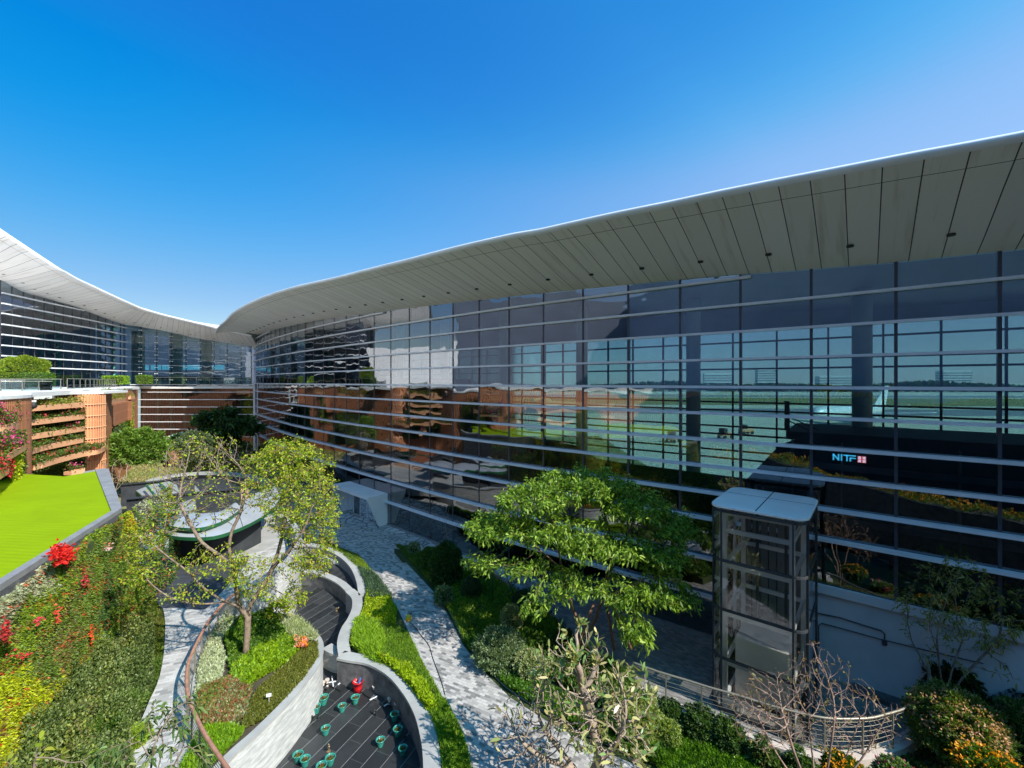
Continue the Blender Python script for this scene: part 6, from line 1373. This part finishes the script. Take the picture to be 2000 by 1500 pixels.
gcover('variegated_grass', 'pale striped grass at the tip of the tongue planter', [(545, 1212), (575, 1212), (604, 1232), (618, 1252), (590, 1258), (560, 1245), (548, 1225)], zc, 8000, .26, .03, [(.44, .46, .28), (.30, .36, .14), (.5, .5, .36)], .2)
gcover('moss_cover', 'olive mossy mat along the pool edge of the tongue planter', [(590, 1262), (620, 1255), (622, 1285), (595, 1325), (555, 1370), (510, 1410), (470, 1430), (480, 1390), (505, 1345), (560, 1300)], zc, 26000, .09, .04, [(.17, .18, .03), (.12, .14, .02), (.20, .15, .05)], .08)
gcover('red_tinged_cover', 'reddish flowering low shrubs at left middle of the tongue planter', [(386, 1370), (400, 1350), (440, 1335), (490, 1350), (480, 1400), (440, 1425), (400, 1425), (384, 1400)], zc, 20000, .12, .06, [(.16, .22, .04), (.32, .14, .07), (.22, .26, .10), (.4, .42, .28), (.10, .18, .03)], .3)
gcover('grass_cover', 'bright upright grass at the near end of the tongue planter', [(395, 1428), (445, 1425), (475, 1435), (430, 1480), (350, 1570), (300, 1600), (360, 1500)], zc, 18000, .2, .035, [(.24, .40, .01), (.18, .32, .02), (.3, .44, .02)], .15)
cover('orange_flowers', 'small patch of orange and pink leaves near the tongue planter tip', 'flowers', [P2(x, y, 1.1) for x, y in ((572, 1250), (598, 1248), (600, 1266), (578, 1268))], 1.1, 300, .13, .08, [(.75, .25, .03), (.75, .35, .3), (.7, .4, .05)], .15)
# right bed planting
gcover('grass_cover', 'yellow green clipped cover at the plaza tip of the right bed', [(772, 1066), (800, 1070), (850, 1095), (870, 1110), (850, 1148), (812, 1108)], .36, 9000, .14, .05, [(.20, .26, .02), (.14, .2, .02), (.09, .15, .02)], .12)
gcover('green_cover', 'dark green ground cover in the shaded part of right bed', [(850, 1150), (868, 1108), (960, 1128), (1040, 1178), (1105, 1235), (1060, 1270), (1000, 1280), (930, 1270), (905, 1250), (880, 1200)], .36, 36000, .14, .06, [(.08, .16, .015), (.14, .24, .02), (.22, .32, .02), (.06, .12, .02)], .2)
gcover('green_cover', 'glossy green ground cover along the path edge of right bed', [(905, 1252), (960, 1262), (1010, 1310), (1080, 1350), (1170, 1400), (1250, 1430), (1320, 1470), (1290, 1500), (1172, 1450), (1077, 1400), (997, 1350), (945, 1300)], .36, 34000, .14, .08, [(.07, .16, .015), (.10, .21, .02), (.15, .27, .02)], .22)
gcover('grass_cover', 'vivid green lawn at the bottom right of the path', [(1250, 1440), (1330, 1420), (1400, 1440), (1460, 1475), (1540, 1510), (1700, 1640), (1500, 1640), (1290, 1510)], .36, 36000, .13, .04, [(.09, .20, .01), (.13, .27, .015), (.22, .36, .02)], .12)
gcover('soil_cover', 'mixed low plants on the bank below the railing kerb at right', [(1400, 1440), (1500, 1465), (1660, 1490), (1790, 1450), (1830, 1400), (2250, 1450), (2250, 1700), (1650, 1700), (1500, 1520)], .36, 40000, .17, .08, [(.06, .11, .02), (.10, .16, .03), (.16, .14, .05), (.22, .2, .1)], .4)
gcover('edge_cover', 'dark low plants under the feathery tree at the sett yard edge', [(1060, 1270), (1105, 1235), (1170, 1292), (1238, 1322), (1240, 1362), (1290, 1380), (1250, 1420), (1150, 1370), (1040, 1310)], .36, 20000, .16, .08, [(.05, .10, .015), (.08, .15, .02), (.2, .28, .08)], .3)
# left lower ground
gcover('green_cover', 'dense dark green shrubs filling the lower left ground', [(60, 1450), (142, 1360), (200, 1290), (250, 1230), (300, 1270), (300, 1350), (270, 1420), (255, 1480), (270, 1650), (-60, 1650)], .6, 90000, .10, .055, [(.08, .12, .03), (.15, .20, .05), (.22, .26, .09), (.10, .15, .03), (.26, .28, .06), (.20, .16, .07)], .9, lump=1.1)
gcover('grass_cover', 'dark mossy grass along the left edge of the walkway', [(262, 1085), (300, 1152), (322, 1200), (325, 1250), (316, 1325), (290, 1375), (275, 1330), (285, 1260), (262, 1200)], .62, 18000, .15, .035, [(.07, .13, .015), (.12, .18, .02), (.16, .15, .03)], .18)
gcover('strappy_cover', 'long strappy leaves at the foot of green wall', [(170, 1330), (225, 1270), (265, 1290), (275, 1340), (235, 1390), (185, 1370)], .6, 3500, .5, .06, [(.07, .14, .03), (.10, .18, .05)], .5)
# individual shrubs in the beds: px, py(centre), r px, rz/r, palette, label
DK = [(.03, .07, .015), (.05, .10, .02)]; VAR = [(.30, .33, .16), (.22, .27, .10), (.38, .40, .22)]; SIL = [(.16, .22, .11), (.22, .28, .15), (.12, .18, .08)]
def bedshrub(name, label, px, py, rpx, rzf, pal, n=2600, L=.07, z0_=.36, **k):
    # centre found from the foot of the plant on the ground
    lo = py + rpx * rzf * .8; d = F * (CAMZ - z0_) / (lo - HY); r = rpx / F * d; return shrub(name, label, 'shrub', ((px - CX) / F * d, d, z0_ + r * rzf * .75), (r, r, r * rzf), n, L, L * .6, pal, **k)
bedshrub('cone_shrub', 'dark green cone shaped bush by the path start', 872, 1105, 32, 1.35, DK, 7000, .13, lump=.12)
bedshrub('round_shrub', 'small dark rounded bush left of the cone shaped bush', 838, 1092, 22, 1.0, DK + GREEN, 3500, .1, lump=.08)
bedshrub('round_shrub', 'pale flowering bush at the far tip of right bed', 808, 1072, 12, 1.0, SIL, 900, .1)
bedshrub('clipped_ball', 'dull green clipped ball left of the sapling stakes', 921, 1148, 20, 1.1, [(.07, .10, .04), (.05, .08, .03)], 4200, .06, lump=.03)
bedshrub('clipped_ball', 'shaded clipped ball behind the variegated egg shaped bush', 1022, 1175, 22, 1.0, [(.05, .08, .03), (.07, .1, .04)], 4000, .06, lump=.03)
bedshrub('clipped_ball', 'egg shaped clipped bush with cream variegated leaves', 999, 1208, 22, 1.25, VAR, 6000, .06, lump=.04)
bedshrub('clipped_ball', 'small dark ball behind the sapling stem', 942, 1118, 14, 1.0, [(.04, .07, .03)], 2000, .06, lump=.03)
bedshrub('silver_shrub', 'loose silvery green bush spreading beside path', 975, 1268, 46, .7, SIL, 9000, .10, lump=.25)
bedshrub('silver_shrub', 'upright silvery tuft at the shaded path edge', 866, 1165, 14, 1.2, SIL, 1300, .16, lump=.3)
bedshrub('variegated_shrub', 'cream and green variegated bush behind the bare frangipani', 1035, 1300, 30, .8, VAR, 5000, .1, lump=.2)
bedshrub('variegated_shrub', 'pale yellow green variegated bush beside start of the railing', 1240, 1398, 44, .9, [(.34, .38, .12), (.26, .34, .08), (.4, .42, .2)], 8000, .12, lump=.2)
bedshrub('variegated_shrub', 'yellow green bush at the corner of the lawn below frangipani', 1300, 1430, 26, .8, [(.34, .38, .12), (.22, .32, .06)], 4000, .1, lump=.2)
for i, (px, py, r, lab) in enumerate(((1312, 1395, 26, 'first dark leafy bush along the railing kerb from left'), (1365, 1412, 30, 'second dark leafy bush along the railing kerb'), (1420, 1435, 30, 'third dark leafy bush along railing kerb nearest twiggy shrub'), (1490, 1470, 26, 'low green bush under the bare twigs'), (1560, 1490, 26, 'low bush right of the bare twigs base'))):
    bedshrub('leafy_shrub', lab, px, py, r, .85, [(.08, .15, .04), (.12, .20, .06), (.05, .10, .03)], 4500, .1, lump=.25, group='leafy bushes along the railing kerb')
bedshrub('flower_bush', 'tall bush tipped with dry pinkish flower heads right of the railing end', 1868, 1420, 72, .85, [(.10, .17, .03), (.16, .2, .05), (.07, .12, .02)], 14000, .10, z0_=1.0, lump=.22, up=.5, flower=(260, [(.50, .27, .14), (.58, .36, .22)], .065, .7))
bedshrub('flower_bush', 'second bush with dry pinkish heads at the right picture edge', 2010, 1430, 50, 1.0, [(.07, .12, .02), (.12, .16, .04)], 7000, .10, z0_=1.0, lump=.22, flower=(60, [(.48, .24, .12)], .05, .5))
bedshrub('dark_shrub', 'dark shaded bush under the thin leaved tree', 1862, 1330, 48, .9, [(.025, .05, .015), (.04, .07, .02)], 7000, .12, z0_=.6, lump=.2)
bedshrub('dark_shrub', 'dark shaded bush at right edge below the grey wall', 1985, 1360, 50, .9, [(.025, .05, .015), (.04, .07, .02)], 7000, .12, z0_=.6, lump=.2)
bedshrub('orange_flower_bush', 'bush crowned with bright orange flowers in the bottom right corner', 1932, 1505, 48, .6, GREEN, 6000, .1, z0_=1.6, lump=.2, flower=(90, ORG, .075, .9))
bedshrub('orange_flower_bush', 'small orange flowering bush at bottom below the bare twigs', 1650, 1508, 34, .6, GREEN, 3500, .1, z0_=1.6, lump=.2, flower=(50, ORG, .07, .9))
bedshrub('magenta_flower_bush', 'magenta flowering bush at the bottom near railing bend', 1755, 1514, 30, .6, GREEN + SIL, 3500, .1, z0_=1.5, lump=.25, flower=(16, PINK, .07, .9))
bedshrub('grey_shrub', 'pale grey green bush on left ground beside green wall foot', 232, 1265, 26, .9, SIL + VAR, 3800, .1, z0_=.6, lump=.25)
bedshrub('grey_shrub', 'rounded dull green bush below the pale one at left', 225, 1310, 34, .8, [(.07, .13, .05), (.11, .17, .06)], 5500, .1, z0_=.6, lump=.25)
bedshrub('thin_shrub', 'small yellow green shrub by end of the pale stone wall', 541, 1195, 18, 1.1, YG, 900, .12, z0_=1.0, lump=.3, core=False)
def spiky(name, label, px, py, z, L, n, pal):
    X, Y = P2(px, py, z); t = thing(name, label, 'plant', (X, Y, z)); d = np.column_stack([N.normal(0, 1, n), N.normal(0, 1, n), np.abs(N.normal(.9, .4, n))])
    leaf_mesh('leaves', np.tile([[X, Y, z + .1]], (n, 1)) + N.normal(0, .03, (n, 3)), d, L, .06, pick(n, pal), M['leafw'], t, shape=6, droop=.15)
    MB().tube([(X, Y, z - .05), (X, Y, z + .18)], .04, 6).build('stem', M['barkA'], t)
spiky('spiky_plant', 'dark spiky rosette plant in front of the silvery bush', 993, 1305, .4, .75, 60, DK); spiky('spiky_plant', 'dark spiky rosette behind the shaded ball by the sett yard', 1035, 1168, .4, .6, 50, DK)
spiky('spiky_plant', 'reddish spiky plant growing at foot of green wall', 122, 1310, 1.2, .6, 60, [(.25, .07, .05), (.3, .12, .08)])
for i, (px, py, r, lab, pal) in enumerate(((150, 1400, 30, 'olive bush lowest on the left slope near wall foot', SIL), (205, 1420, 34, 'broad green bush on the lower left slope', GREEN), (110, 1460, 34, 'dull green bush by the bottom left edge', DK), (250, 1370, 24, 'mid green bush against the walkway edge', [(.12, .2, .04), (.16, .24, .05)]), (185, 1475, 30, 'grey green bush at the bottom of left slope', SIL + GREEN), (262, 1440, 22, 'small bright bush near the walkway at bottom left', [(.2, .3, .03), (.26, .34, .04)]))):
    bedshrub('slope_shrub', lab, px, py, r, .7, pal, 4200, .11, z0_=.9, lump=.3, group='bushes on the lower left slope')
# foreground rhododendron branches, lower left
bH = P(300, 1720, .6); dH = 9.0
trH = [curve([(bH[0] * .8, dH, .7), PD(300 + dx * .4, 1560, dH), PD(300 + dx, 1460, dH + dy)], 3) for dx, dy in ((-60, .2), (0, -.3), (60, .2), (20, .4))]
tree('drooping_leaf_shrub', 'foreground shrub with whorls of long drooping leaves over the walkway', 'shrub', trH, [(PD(330, 1400, dH), (.55, .5, .35), 60, 1), (PD(255, 1480, dH - .2), (.7, .5, .35), 70, 1), (PD(370, 1490, dH), (.5, .4, .4), 55, 1), (PD(310, 1440, dH + .2), (.6, .5, .3), 50, 1)], M['barkA'],
     dict(n=6, L=.19, W=.045, pal=[(.10, .17, .05), (.15, .22, .07), (.07, .13, .03), (.22, .24, .08)], thr=1.3, spread=.02, droop=.55, up=-.1, mat=M['leafw']), tip=.006, step=.12, kill=.2, infl=2)
bI = (-7.2, 6.2, .6); tree('young_shrub', 'foreground yellowish shoots at the bottom left corner', 'shrub', [curve([(PD(60, 1700, 7.5)[0], 7.5, 1.5), PD(60, 1560, 7.5), PD(70, 1480, 7.5)], 3)], [(PD(40, 1490, 7.5), (.55, .5, .25), 40, 1), (PD(110, 1500, 7.5), (.4, .4, .2), 25, 1)], M['barkA'],
     dict(n=3, L=.17, W=.07, pal=[(.30, .36, .03), (.2, .28, .03), (.4, .42, .06)], thr=1.3, spread=.02, droop=.3, up=.2), tip=.006, step=.12, kill=.2)
